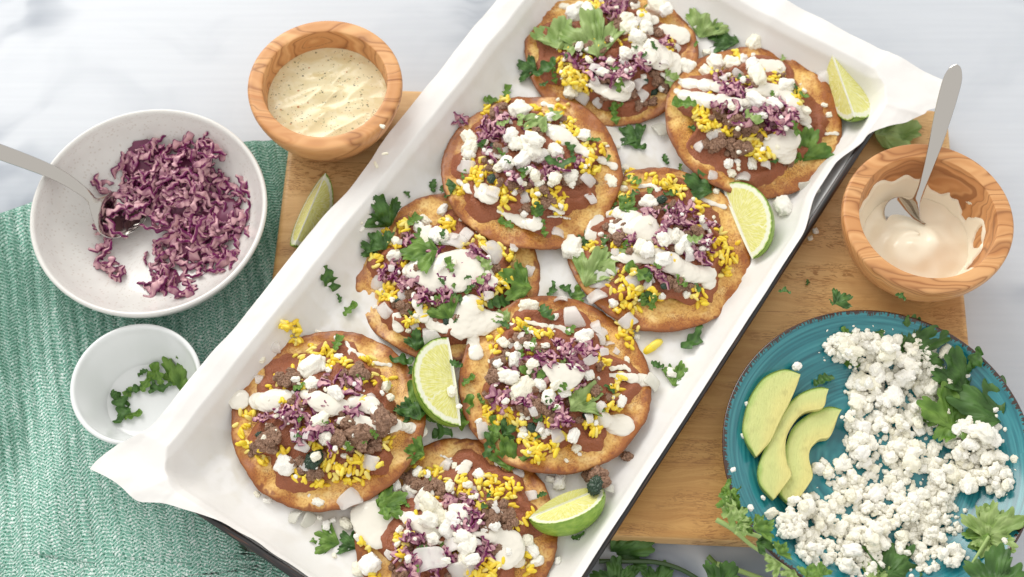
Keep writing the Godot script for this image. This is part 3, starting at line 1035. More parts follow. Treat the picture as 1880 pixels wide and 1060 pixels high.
func slaw_bowl():
	var im := bake(512, 256, func(u: float, v: float):
		var t := 0.5 + 0.5 * n1.get_noise_2d(u * 40.0, v * 14.0)
		var c := rgb(224, 223, 219).lerp(rgb(216, 214, 210), t)
		if n3.get_noise_2d(u * 300.0, v * 90.0) > 0.86: c = c.lerp(rgb(150, 130, 110), 0.3)
		return c)
	M.stoneware = mat(Color.WHITE, 0.28, {"albedo_texture": tex(im), "clearcoat_enabled": true, "clearcoat": 0.4, "clearcoat_roughness": 0.15})
	var prof := [Vector2(0.0, 0.0), Vector2(0.026, 0.0), Vector2(0.040, 0.0005), Vector2(0.047, 0.003), Vector2(0.064, 0.0135), Vector2(0.079, 0.029), Vector2(0.0850, 0.0410), Vector2(0.0863, 0.0455), Vector2(0.0857, 0.0472), Vector2(0.0842, 0.0474), Vector2(0.0826, 0.0460), Vector2(0.0800, 0.0405), Vector2(0.0730, 0.0285), Vector2(0.060, 0.0165), Vector2(0.044, 0.0092), Vector2(0.022, 0.0062), Vector2(0.0, 0.0056)]
	var c := at(273, 385, 0.052)
	c.y = 0.0060
	single("slaw_bowl", "wide off-white stoneware bowl holding red cabbage slaw", "bowl", lathe(prof, 140, 90), M.stoneware, Transform3D(Basis(), c))
	fill_map(c, 0.0863, func(x: float, z: float): return c.y + bowl_inner(prof, Vector2(x - c.x, z - c.z).length()))
	# spoon first: the slaw lies on it
	var a := at(-60, 258, 0.088)
	var r := at(86, 312, 0.0585)
	var b := at(150, 350, 0.048)
	var n := at(178, 378, 0.036)
	var d := at(215, 398, 0.0235)
	var e := at(268, 402, 0.022)
	spoon("long silver serving spoon resting in the red cabbage slaw", [a, r, b, n, d, e], [0.0060, 0.0064, 0.0060, 0.0052, 0.0046, 0.0040, 0.0035, 0.0040, 0.0100, 0.0175, 0.0190, 0.0165, 0.0100, 0.0008])
	for k in 20:
		stamp(d.lerp(e, k / 19.0) - Vector3.UP * 0.006, 0.016, 0.008)
	var heap := func(x: float, z: float) -> float:
		var rise := 0.0
		for g in [[330, 345, 70, 15.0], [270, 310, 46, 9.0], [400, 400, 50, 9.0], [355, 440, 40, 7.0], [300, 510, 34, 4.0]]:
			var m := at(g[0], g[1], 0.02)
			var dd: float = Vector2(x - m.x, z - m.z).length() / (g[2] * 0.00041)
			rise += g[3] * 0.001 * maxf(0.0, 1.0 - dd * dd)
		return rise + 0.0016 * n1.get_noise_2d(x * 120.0, z * 120.0) if rise > 0.001 else -0.004
	var s := thing("cabbage_slaw", "heap of dressed red cabbage slaw in the stoneware bowl", "slaw", c + Vector3.UP * 0.006)
	var bed := sheet(90, 30, func(u: float, v: float):
		var x := c.x + 0.072 * v * cos(-u * TAU)
		var z := c.z + 0.072 * v * sin(-u * TAU)
		return Vector3(x, c.y + bowl_inner(prof, 0.072 * v) + heap.call(x, z), z))
	put("soaked_cabbage", bed, mat(lin(0.17, 0.035, 0.085), 0.4), s, Transform3D())
	fill_map(c, 0.072, func(x: float, z: float): return c.y + bowl_inner(prof, Vector2(x - c.x, z - c.z).length()) + heap.call(x, z))
	var spots := [[300, 300, 60, 40], [365, 275, 34, 22], [250, 335, 52, 26], [330, 350, 70, 38], [402, 365, 55, 28], [250, 385, 50, 20], [330, 400, 55, 24], [395, 430, 48, 22], [335, 445, 48, 18], [290, 480, 34, 12], [300, 520, 34, 14], [365, 500, 34, 9], [415, 475, 34, 14], [440, 410, 26, 12], [345, 540, 22, 6], [196, 428, 15, 6], [188, 466, 11, 4], [203, 492, 12, 5], [214, 512, 8, 3], [185, 345, 14, 4]]
	for q in spots:
		for k in q[3]:
			var rr: float = pow(rng.randf(), 0.65) * q[2]
			var an := rng.randf() * TAU
			var p := on(q[0] + rr * cos(an), q[1] + 0.85 * rr * sin(an))
			shred(p, s, rng.randf_range(0.011, 0.025), 0.7)

func shred(p: Vector3, parent: Node3D, len: float, tilt: float):
	var n := slope(p).slerp(Vector3.UP, 0.4)
	var bz := Basis(Vector3.UP, rng.randf() * TAU) * Basis(Vector3.RIGHT, rng.randf_range(-1, 1) * 1.2) * Basis(Vector3.BACK, rng.randf_range(-tilt, tilt))
	bz = Basis(Quaternion(Vector3.UP, n)) * bz
	var thick := maxf(len, 0.0155)
	put("cabbage_shred", G.cabbage[rng.randi() % 9], M.cabbage, parent, Transform3D(bz * Basis.from_scale(Vector3(len, thick, thick)), p + n * 0.0014))
	stamp(p - Vector3.UP * 0.001, 0.0052, 0.0040)

func white_dish():
	var prof := [Vector2(0.0, 0.0), Vector2(0.018, 0.0), Vector2(0.026, 0.0004), Vector2(0.0292, 0.002), Vector2(0.0355, 0.0120), Vector2(0.0425, 0.0270), Vector2(0.0455, 0.0345), Vector2(0.0460, 0.0368), Vector2(0.0452, 0.0380), Vector2(0.0436, 0.0380), Vector2(0.0424, 0.0364), Vector2(0.0405, 0.0305), Vector2(0.0345, 0.0165), Vector2(0.0290, 0.0072), Vector2(0.0265, 0.0050), Vector2(0.018, 0.0040), Vector2(0.0, 0.0038)]
	M.porcelain = mat(lin(0.80, 0.82, 0.82), 0.22, {"clearcoat_enabled": true, "clearcoat": 0.5, "clearcoat_roughness": 0.1})
	var c := at(251, 707, 0.040)
	c.y = 0.0052
	single("white_dish", "small white porcelain dish with leftover chopped cilantro", "dish", lathe(prof, 110, 80), M.porcelain, Transform3D(Basis(), c))
	fill_map(c, 0.046, func(x: float, z: float): return c.y + bowl_inner(prof, Vector2(x - c.x, z - c.z).length()))
	var g := "chopped cilantro in the white dish"
	leaf_at(336, 684, 62, 75, 1, "large pale cilantro leaf standing against the side of the white dish", g, 0.1, 1)
	var bits := [[250, 718, 34, 20, 0, "dark green"], [272, 704, 42, 60, 1, "fresh green"], [290, 690, 40, 110, 1, "upright"], [262, 685, 22, 30, 0, "smallest dark"], [300, 715, 40, 10, 0, "flat"], [312, 700, 30, 140, 1, "narrow"], [222, 742, 48, 110, 0, "long dark"], [234, 725, 30, 60, 1, "toothed"], [228, 760, 50, 70, 0, "thick stemmed"], [246, 765, 36, 20, 1, "curled"], [212, 730, 24, 130, 0, "short"], [283, 712, 30, 80, 0, "ragged"]]
	var k := 0
	for b in bits:
		var w: String = ["at the heap's edge", "lying in the heap's middle", "near the pale leaf", "set apart above the heap", "beside the parchment edge", "crossing the pale leaf's foot", "by the dish's lower wall", "over the lower clump", "lying across the lower clump", "close to the parchment corner", "outermost in the lower clump", "under the pale leaf"][k]
		k += 1
		strip_at(b[0], b[1], b[2], b[3], b[4], "%s piece of chopped cilantro in the white dish, %s" % [b[5], w], g)

func plate():
	var prof := [Vector2(0.0, 0.0), Vector2(0.040, 0.0), Vector2(0.058, 0.0005), Vector2(0.064, 0.002), Vector2(0.080, 0.0080), Vector2(0.096, 0.0165), Vector2(0.1045, 0.0225), Vector2(0.1062, 0.0245), Vector2(0.1062, 0.0258), Vector2(0.1050, 0.0262), Vector2(0.1030, 0.0250), Vector2(0.0950, 0.0195), Vector2(0.0800, 0.0118), Vector2(0.0680, 0.0066), Vector2(0.0600, 0.0048), Vector2(0.040, 0.0042), Vector2(0.0, 0.0040)]
	var rim_v := 0.56
	var im := bake(1024, 256, func(u: float, v: float):
		var q: Vector2 = curve(prof, v)
		var r := q.x * 100.0
		var streak := n1.get_noise_2d(r * 5.0 + 0.5 * sin(u * TAU) + 0.25 * n3.get_noise_2d(u * 3.0, r), sin(u * TAU) * 1.3 + cos(u * TAU) * 0.9)
		var brush := n3.get_noise_2d(r * 9.0 + 0.6 * sin(u * TAU * 2.0), u * 7.0)
		var c := rgb(8, 104, 116).lerp(rgb(80, 160, 166), clampf(0.34 + 0.55 * streak + 0.22 * brush, 0, 1))
		c = c.lerp(rgb(6, 84, 96), smoothstep(0.1, 0.6, -streak) * 0.4)
		# bare brown rim, wiped in short ticks
		var tick := 10.40 + 0.16 * n3.get_noise_2d(u * 380.0, 3.0) + 0.05 * n3.get_noise_2d(u * 40.0, 8.0)
		if r > tick: c = rgb(58, 30, 20)
		return c)
	M.plate = mat(Color.WHITE, 0.25, {"albedo_texture": tex(im), "clearcoat_enabled": true, "clearcoat": 0.5, "clearcoat_roughness": 0.12})
	var c := at(1613, 829, 0.046)
	c.y = 0.0206
	single("blue_plate", "round turquoise glazed plate with brown rim heaped with white cheese", "plate", lathe(prof, 160, 110), M.plate, Transform3D(Basis(), c))
	fill_map(c, 0.1062, func(x: float, z: float): return c.y + bowl_inner(prof, Vector2(x - c.x, z - c.z).length()))

# ------------------------------------------------------------------ leaves and strips laid down
# centre (x, y) and length in photo pixels, direction of the tip in degrees (0 right, 90 up)
func lay(x: float, y: float, len: float, deg: float, stand := 0.0, centred := false) -> Transform3D:
	var a := deg_to_rad(deg)
	var dx := cos(a) * len * 0.5
	var dy := -sin(a) * len * 0.5
	var c := on(x, y)
	var p0 := on(x - dx, y - dy)
	var p1 := on(x + dx, y + dy)
	var f0 := at(x - dx, y - dy, c.y)
	var f1 := at(x + dx, y + dy, c.y)
	p0 = Vector3(f0.x, clampf(hs(f0.x, f0.z), c.y - 0.007, c.y + 0.009), f0.z)
	p1 = Vector3(f1.x, clampf(hs(f1.x, f1.z), c.y - 0.007, c.y + 0.009), f1.z)
	p1.y += stand * (p1 - p0).length()
	if p0.y + p1.y < 2.0 * c.y:
		var up := c.y - (p0.y + p1.y) * 0.5
		p0.y += up
		p1.y += up
	var d := p1 - p0
	var l := d.length()
	d /= l
	var n := slope(c, 0.006).slerp(Vector3.UP, 0.5)
	var z := d.cross(n).normalized()
	n = z.cross(d)
	return Transform3D(Basis(d * l, n * l, z * l), ((p0 + p1) * 0.5 if centred else p0) + n * 0.0016)

func leaf_xf(x: float, y: float, len: float, deg: float, stand := 0.0) -> Transform3D:
	return lay(x, y, len, deg, stand)

func leaf_at(x: float, y: float, len: float, deg: float, shade: int, label: String, group := "", stand := 0.0, k := -1) -> MeshInstance3D:
	var o := single("cilantro_leaf", label, "cilantro leaf", G.leaf[shade * 4 + (k if k >= 0 else rng.randi()) % 4], M.leaf, leaf_xf(x, y, len, deg, stand), group)
	stamp(o.position, 0.003, 0.001)
	return o

func strip_at(x: float, y: float, len: float, deg: float, shade: int, label: String, group := "") -> MeshInstance3D:
	return single("cilantro_piece", label, "cilantro", G.strip[shade * 3 + rng.randi() % 3], M.leaf, lay(x, y, len, deg, 0.0, true), group)

# ------------------------------------------------------------------ tostadas
var tor := {}                     # the tostada being built

func tort_y(x: float, z: float) -> float:
	var dx: float = x - tor.c.x
	var dz: float = z - tor.c.z
	var r: float = sqrt(dx * dx + dz * dz) / tor.r
	var th := atan2(dz, dx)
	var o: float = tor.o
	var y: float = tor.c.y + tor.tilt.x * dx + tor.tilt.y * dz
	y += 0.0030 * sin(2.0 * th + o) * r * r + 0.0010 * sin(5.0 * th + o * 2.0) * pow(r, 3.0) + 0.0014 * smoothstep(0.75, 1.0, r) * n3.get_noise_2d(cos(th) * 2.2 + o, sin(th) * 2.2)
	y += 0.0006 * n1.get_noise_2d(x * 50.0 + o, z * 50.0) + 0.0007 * smoothstep(0.15, 0.5, n3.get_noise_2d(x * 130.0 + o, z * 130.0))
	return y

func tortilla_texture(o: float) -> ImageTexture:
	return tex(bake(400, 400, func(u: float, v: float):
		var x: float = u - 0.5
		var y: float = v - 0.5
		var r := sqrt(x * x + y * y) * 2.0
		var big := n1.get_noise_2d(u * 4.0 + o, v * 4.0)
		var spot := smoothstep(0.05, 0.55, n1.get_noise_2d(u * 13.0 + o, v * 13.0 + 4.0))
		var fleck := smoothstep(0.30, 0.7, n3.get_noise_2d(u * 46.0 + o, v * 46.0)) + 0.9 * smoothstep(0.40, 0.62, n1.get_noise_2d(u * 24.0 + o, v * 24.0 + 9.0))
		var pore := smoothstep(0.1, 0.7, n3.get_noise_2d(u * 120.0, v * 120.0 + o))
		var c := rgb(238, 198, 118).lerp(rgb(216, 158, 70), clampf(0.32 + 0.9 * big + 0.16 * pore, 0, 1))
		c = c.lerp(rgb(240, 208, 140), smoothstep(0.05, 0.4, n1.get_noise_2d(u * 9.0 + o + 30.0, v * 9.0)) * 0.75)
		var brown := clampf(smoothstep(0.82, 1.0, r + 0.14 * big) * 0.9 + spot * 0.32 + fleck * 0.26 + smoothstep(0.15, 0.7, n1.get_noise_2d(u * 2.2 + o * 2.0, v * 2.2)) * 0.55, 0, 1)
		c = c.lerp(rgb(154, 84, 24), brown * 0.9)
		c = c.lerp(rgb(128, 70, 26), smoothstep(0.30, 0.62, n3.get_noise_2d(u * 85.0 + o, v * 85.0)) * smoothstep(-0.1, 0.4, big + 0.4 * (r - 0.6)) * 0.55)
		return c.lerp(rgb(112, 58, 20), smoothstep(0.955, 1.0, r + 0.05 * spot) * 0.6)))

func tostada(label: String, px: float, py: float, base: float, tilt: Vector2, o: float, pile: Array, d: Dictionary):
	var c := at(px, py, 0.0275 + base)
	tor = {"c": c, "r": 0.0672, "tilt": tilt, "o": o}
	var t := thing("tostada", label, "tostada", c, "loaded tostadas on the tray")
	var edge := func(a: float) -> float: return 0.0672 * (1.0 + 0.014 * n3.get_noise_2d(cos(a) * 1.3 + o, sin(a) * 1.3) + 0.006 * n3.get_noise_2d(cos(a) * 9.0 + o, sin(a) * 9.0))
	var tm := sheet(110, 46, func(u: float, v: float):
		var a: float = -u * TAU
		var r: float = edge.call(a)
		var k := v / 0.72 if v < 0.72 else (1.0 if v < 0.80 else 1.0 - (v - 0.80) / 0.20)
		var x: float = c.x + cos(a) * r * k
		var z: float = c.z + sin(a) * r * k
		var y := tort_y(x, z)
		if v >= 0.72:
			var s := clampf((v - 0.72) / 0.08, 0, 1)
			y -= 0.0019 * s
			x += cos(a) * 0.0010 * sin(s * PI)
			z += sin(a) * 0.0010 * sin(s * PI)
		return Vector3(x, y, z))
	# lay the picture of the surface flat over the disc
	var arr := tm.surface_get_arrays(0)
	var vs: PackedVector3Array = arr[Mesh.ARRAY_VERTEX]
	var uv := PackedVector2Array()
	for p in vs:
		uv.append(Vector2((p.x - c.x) / 0.137 + 0.5, (p.z - c.z) / 0.137 + 0.5))
	arr[Mesh.ARRAY_TEX_UV] = uv
	var am := ArrayMesh.new()
	am.add_surface_from_arrays(Mesh.PRIMITIVE_TRIANGLES, arr)
	var grit := M.beef.heightmap_texture as Texture2D
	var m := mat(Color.WHITE, 0.42, {"albedo_texture": tortilla_texture(o), "heightmap_enabled": true, "heightmap_texture": grit, "heightmap_scale": 0.018, "metallic_specular": 0.55})
	m.uv1_offset = Vector3.ZERO
	put("tortilla", am, m, t, Transform3D())
	fill_map(c, 0.068, func(x: float, z: float): return tort_y(x, z) if Vector2(x - c.x, z - c.z).length() < 0.0672 else 0.0)
	# refried beans, ridged at their edge and heaped under the toppings
	var pc := at(pile[0], pile[1], c.y + 0.004)
	var pr: float = pile[2] * mpp(pc)
	var mid := c.lerp(pc, 0.35)
	var brim := func(a: float) -> float:
		var r := 0.0550 * (1.0 + 0.20 * n3.get_noise_2d(cos(a) * 1.1 + o + 40.0, sin(a) * 1.1) + 0.035 * n3.get_noise_2d(cos(a) * 5.0 + o, sin(a) * 5.0))
		var out := (mid - c).dot(Vector3(cos(a), 0, sin(a)))
		return minf(r, 0.0625 - out)
	var bean_y := func(x: float, z: float, q: float) -> float:
		var dd := Vector2(x - pc.x, z - pc.z).length() / pr
		var hill := 0.0105 * pow(maxf(0.0, 1.0 - dd * dd), 0.8)
		var th := 0.0038 * (1.0 - pow(q, 8.0)) * (0.85 + 0.5 * n1.get_noise_2d(x * 40.0 + o, z * 40.0)) + 0.0042 * exp(-pow((q - 0.87) / 0.065, 2.0)) * (0.55 + 1.0 * n3.get_noise_2d(x * 30.0, z * 30.0 + o))
		th += 0.0015 * n1.get_noise_2d(x * 160.0, z * 160.0) * (1.0 - pow(q, 6.0)) + 0.0007 * sin(q * 24.0 + 3.0 * n3.get_noise_2d(x * 25.0, z * 25.0)) * (1.0 - q)
		return tort_y(x, z) + th + hill - 0.0014 * smoothstep(0.94, 1.0, q)
	put("bean_spread", sheet(120, 40, func(u: float, v: float):
		var a: float = -u * TAU
		var r: float = brim.call(a) * v
		var x: float = mid.x + cos(a) * r
		var z: float = mid.z + sin(a) * r
		return Vector3(x, bean_y.call(x, z, v), z)), M.beans, t, Transform3D())
	fill_map(mid, 0.066, func(x: float, z: float):
		var a := atan2(z - mid.z, x - mid.x)
		var q: float = Vector2(x - mid.x, z - mid.z).length() / brim.call(a)
		return bean_y.call(x, z, q) if q < 1.0 else 0.0)
	# what is strewn between the pieces named below
	for k in 13:
		var a := rng.randf() * TAU
		var rr: float = pile[2] * sqrt(rng.randf()) * 0.68
		var x: float = pile[0] + rr * cos(a)
		var y: float = pile[1] + rr * sin(a) * 0.88
		for g in 5: rice(t, x + rng.randfn(0, 7.0), y + rng.randfn(0, 6.0))
	for k in 26:
		var a := rng.randf() * TAU
		var rr: float = pile[2] * sqrt(rng.randf()) * 0.66
		crumble("beef_crumble", G.beef, M.beef, t, pile[0] + rr * cos(a), pile[1] + rr * sin(a) * 0.88, rng.randf_range(4.0, 9.5))
	for k in 12:
		var a := rng.randf() * TAU
		var rr: float = pile[2] * sqrt(rng.randf()) * 0.55
		shred(on(pile[0] + rr * cos(a), pile[1] + rr * sin(a) * 0.88), t, rng.randf_range(0.008, 0.019), 0.5)
	toppings(t, d)
	for k in 36:
		var a := rng.randf() * TAU
		var rr: float = pile[2] * sqrt(rng.randf()) * 0.95
		crumble("cheese_crumble", G.cheese, M.cheese, t, pile[0] + rr * cos(a), pile[1] + rr * sin(a) * 0.88, 2.2 + 5.5 * pow(rng.randf(), 2.2))
	for k in 7:
		var a := rng.randf() * TAU
		var rr: float = pile[2] * sqrt(rng.randf()) * 0.95
		put("cilantro_piece", G.strip[rng.randi() % 6], M.leaf, t, lay(pile[0] + rr * cos(a), pile[1] + rr * sin(a) * 0.88, rng.randf_range(10, 22), rng.randf() * 360.0, 0.0, true))
	for k in 5:
		var a := rng.randf() * TAU
		var rr: float = pile[2] * sqrt(rng.randf()) * 0.85
		onion(t, pile[0] + rr * cos(a), pile[1] + rr * sin(a) * 0.88, rng.randf_range(14, 24))

func toppings(t: Node3D, d: Dictionary):
	var q: Array = d.get("rice", [])
	for k in range(0, q.size(), 2):
		for g in clampi(460 / maxi(q.size(), 1), 6, 11):
			rice(t, q[k] + rng.randfn(0, 7.5), q[k + 1] + rng.randfn(0, 6.0))
	q = d.get("beef", [])
	for k in range(0, q.size(), 3):
		var br: float = q[k + 2]
		crumble("beef_crumble", G.beef, M.beef, t, q[k] + 0.2 * br, q[k + 1], br * 0.58)
		for g in (4 if br > 15 else 2):
			var ba := rng.randf() * TAU
			crumble("beef_crumble", G.beef, M.beef, t, q[k] + cos(ba) * br * 0.7, q[k + 1] + sin(ba) * br * 0.6, br * rng.randf_range(0.26, 0.46))
	q = d.get("spinach", [])
	for k in range(0, q.size(), 3):
		crumble("spinach_shred", G.spinach, M.spinach, t, q[k], q[k + 1], q[k + 2])
	q = d.get("cabbage", [])
	for k in range(0, q.size(), 2):
		for g in 3:
			shred(on(q[k] + rng.randfn(0, 7.0), q[k + 1] + rng.randfn(0, 6.0)), t, rng.randf_range(0.008, 0.019), 0.5)
	q = d.get("onion", [])
	for k in range(0, q.size(), 3):
		onion(t, q[k], q[k + 1], q[k + 2])
	for s in d.get("crema", []):
		crema(t, s)
	q = d.get("cheese", [])
	for k in range(0, q.size(), 3):
		crumble("cheese_crumble", G.cheese, M.cheese, t, q[k], q[k + 1], q[k + 2])
	q = d.get("leaf", [])
	for k in range(0, q.size(), 5):
		var xf := lay(q[k], q[k + 1], q[k + 2] * 0.88, q[k + 3], 0.12)
		put("cilantro_leaf", G.leaf[q[k + 4] * 4 + rng.randi() % 4], M.leaf, t, xf)
	q = d.get("strip", [])
	for k in range(0, q.size(), 5):
		put("cilantro_piece", G.strip[q[k + 4] * 3 + rng.randi() % 3], M.leaf, t, lay(q[k], q[k + 1], q[k + 2], q[k + 3], 0.0, true))

func rice(t: Node3D, x: float, y: float):
	var p := on(x, y)
	var n := slope(p).slerp(Vector3.UP, 0.3)
	var b := Basis(Quaternion(Vector3.UP, n)) * Basis(Vector3.UP, rng.randf() * TAU) * Basis(Vector3.BACK, rng.randfn(0, 0.35))
	put("rice_grain", G.rice[rng.randi() % 6], M.rice[rng.randi() % 5], t, Transform3D(b * Basis.from_scale(Vector3(rng.randf_range(0.62, 1.08), rng.randf_range(0.75, 0.98), rng.randf_range(0.75, 0.98))), p + n * 0.0009))
	stamp(p, 0.0024, 0.0021)

func crumble(called: String, shapes_: Array, m, t: Node3D, x: float, y: float, r: float) -> MeshInstance3D:
	var p := on(x, y + r * 0.25)
	var s := r * mpp(p)
	var b := Basis(Vector3.UP, rng.randf() * TAU) * Basis(Vector3.RIGHT, rng.randfn(0, 0.5))
	var use: Material = m[rng.randi() % 3] if m is Array else m
	var flat := rng.randf_range(0.75, 1.0)
	var o := put(called, shapes_[rng.randi() % shapes_.size()], use, t, Transform3D(Basis.from_scale(Vector3(1, flat, 1)) * b * Basis.from_scale(Vector3.ONE * s * 1.02), p + Vector3.UP * s * 0.42))
	stamp(p + Vector3.UP * s * 0.25, s * 0.92, s * 0.75)
	return o

func onion(t: Node3D, x: float, y: float, len: float, clear := false, turn := -1.0) -> MeshInstance3D:
	var p := on(x, y)
	var s := len * 0.9 * mpp(p)
	var n := slope(p).slerp(Vector3.UP, 0.35)
	var b := Basis(Quaternion(Vector3.UP, n)) * Basis(Vector3.UP, turn if turn >= 0.0 else rng.randf() * TAU) * Basis(Vector3.RIGHT, rng.randfn(0, 0.3)) * Basis(Vector3.BACK, rng.randfn(0, 0.2))
	var o := put("onion_piece", G.onion[rng.randi() % 6], M.onion_clear if clear else M.onion, t, Transform3D(b * Basis.from_scale(Vector3.ONE * s), p + n * s * 0.13))
	stamp(p, s * 0.42, s * 0.20)
	return o

# poured cream: waypoints of x, y and radius in photo pixels, laid over what is there
func crema(t: Node3D, q: Array):
	var pts := []
	for k in range(0, q.size(), 3):
		var p := on(q[k], q[k + 1])
		var r: float = q[k + 2] * mpp(p)
		p.y = hsm(p.x, p.z, maxf(0.003, r * 0.7)) + minf(r * 0.10, 0.0007)
		pts.append([p, r])
	var caps := []
	for k in pts.size():
		var e: Array = pts[mini(k + 1, pts.size() - 1)]
		if (pts[k][0] - e[0]).length() > 0.022:
			e = pts[k]
		caps.append([pts[k][0], pts[k][1], e[0], e[1]])
	var big := 0.0
	for e in pts: big = maxf(big, e[1])
	put("crema", skin(caps, clampf(big * 1.4, 0.0014, 0.0075), clampf(big * 0.2, 0.00055, 0.0012), 0.30, 0.0006), M.crema, t)
	for k in pts.size():
		stamp(pts[k][0], pts[k][1], pts[k][1] * 0.45)

func tostadas():
	tostada("tostada at the tray's far end with a big pale cilantro leaf on top", 1122, 96, 0.0, Vector2(0, 0), 1.0, [1125, 100, 125], {
		"rice": [1095, 11, 1084, 11, 1045, 127, 1041, 136, 1054, 136, 1047, 147, 1059, 152, 1070, 143, 1038, 100, 1075, 136, 1226, 86, 1185, 25, 1075, 158, 1036, 129, 1052, 154],
		"beef": [1077, 88, 16, 1056, 84, 14, 1131, 43, 16, 1154, 5, 18, 1120, 145, 16, 1104, 140, 14, 1086, 147, 12, 1158, 172, 16, 1170, 190, 14, 1215, 158, 20, 1194, 188, 14, 1206, 61, 14, 1108, 179, 12, 1140, 150, 14, 1197, 136, 14, 1095, 188, 8],
		"spinach": [1201, 168, 9, 1090, 140, 8, 1185, 150, 7],
		"cabbage": [1052, 109, 1072, 113, 1090, 120, 1108, 127, 1127, 125, 1145, 129, 1158, 127, 1138, 143, 1122, 140, 1115, 18, 1131, 16, 1145, 9, 1113, 9, 1124, 25, 1213, 77, 1181, 118, 1197, 125, 1165, 106, 1149, 140, 1099, 129],
		"onion": [1070, 179, 30, 1176, 156, 30, 1179, 174, 24, 1242, 88, 18, 1099, 190, 22],
		"crema": [[1165, 14, 10, 1176, 25, 8, 1185, 34, 8, 1199, 38, 7], [1217, 54, 10, 1231, 61, 13, 1249, 66, 15], [1165, 97, 10, 1176, 80, 11, 1194, 88, 14, 1190, 104, 12, 1210, 97, 16, 1213, 111, 15, 1233, 111, 14, 1235, 127, 12], [1084, 161, 6, 1104, 163, 9, 1122, 172, 11, 1142, 179, 12, 1151, 172, 9]],
		"cheese": [1059, 25, 20, 1077, 18, 14, 1035, 12, 8, 1063, 10, 9, 1208, 14, 22, 1222, 18, 13, 1151, 34, 16, 1158, 48, 16, 1147, 52, 13, 1185, 52, 16, 1170, 68, 16, 1149, 97, 13, 1190, 86, 14, 1081, 110, 7, 1121, 113, 8, 1145, 113, 8, 1063, 85, 9, 1106, 132, 10, 1047, 168, 14, 1256, 122, 18, 1271, 52, 8],
		"leaf": [1030, 66, 70, 80, 2, 1090, 66, 104, 102, 2],
		"strip": [1047, 88, 40, 120, 2, 1004, 127, 46, 30, 0, 1018, 140, 26, 100, 1, 999, 158, 18, 20, 0, 1127, 215, 34, 100, 1, 1228, 156, 32, 140, 2, 1138, 154, 14, 90, 1, 1136, 195, 20, 10, 1, 1185, 14, 10, 40, 1, 1276, 84, 12, 60, 1]})
	tostada("tostada with a broad pool of crema under a halved cilantro leaf", 821, 508, 0.0, Vector2(0, 0), 5.0, [822, 520, 130], {
		"rice": [736, 409, 711, 435, 742, 424, 716, 449, 827, 415, 815, 421, 691, 480, 716, 525, 708, 542, 725, 548, 759, 585, 773, 574, 881, 446, 898, 452, 932, 475, 920, 452, 926, 506, 923, 514, 915, 528, 895, 545, 889, 554, 753, 590],
		"beef": [745, 441, 18, 742, 568, 18, 767, 435, 12, 784, 560, 14, 909, 494, 14, 733, 560, 14, 838, 560, 14, 765, 550, 12, 800, 555, 14],
		"spinach": [731, 552, 7, 820, 590, 10],
		"cabbage": [722, 503, 708, 500, 731, 517, 753, 520, 776, 537, 779, 548, 810, 534, 866, 463, 878, 463, 886, 528, 895, 528, 756, 446, 798, 460, 821, 545, 722, 490],
		"onion": [835, 446, 44, 855, 436, 34, 903, 466, 48, 943, 455, 26, 971, 500, 24, 697, 523, 34, 706, 537, 22, 708, 571, 34, 740, 545, 24, 793, 619, 42, 762, 602, 20, 733, 446, 18],
		"crema": [[753, 500, 15, 770, 492, 19, 799, 514, 24, 824, 492, 26, 849, 480, 18, 866, 505, 21, 838, 520, 18, 889, 509, 13, 903, 517, 7], [759, 542, 5, 765, 559, 6, 776, 582, 7, 796, 599, 9, 818, 605, 7], [728, 582, 8, 732, 602, 9]],
		"cheese": [770, 418, 14, 784, 432, 15, 801, 432, 15, 813, 432, 12, 781, 404, 10, 813, 385, 11, 821, 404, 5, 849, 402, 7, 725, 469, 15, 780, 448, 10, 728, 443, 9, 691, 564, 4, 750, 607, 5, 895, 486, 8],
		"leaf": [769, 470, 84, 190, 1, 700, 392, 48, 125, 0, 696, 448, 46, 130, 0, 677, 462, 34, 160, 0, 814, 566, 58, 125, 1, 945, 518, 62, 165, 1, 766, 628, 36, 90, 0],
		"strip": [825, 489, 30, 110, 1, 807, 448, 30, 170, 1, 889, 489, 32, 130, 2, 882, 516, 26, 70, 2, 847, 535, 38, 170, 1, 840, 549, 32, 140, 0, 912, 554, 42, 20, 0, 757, 412, 34, 60, 1, 950, 500, 20, 10, 1]})
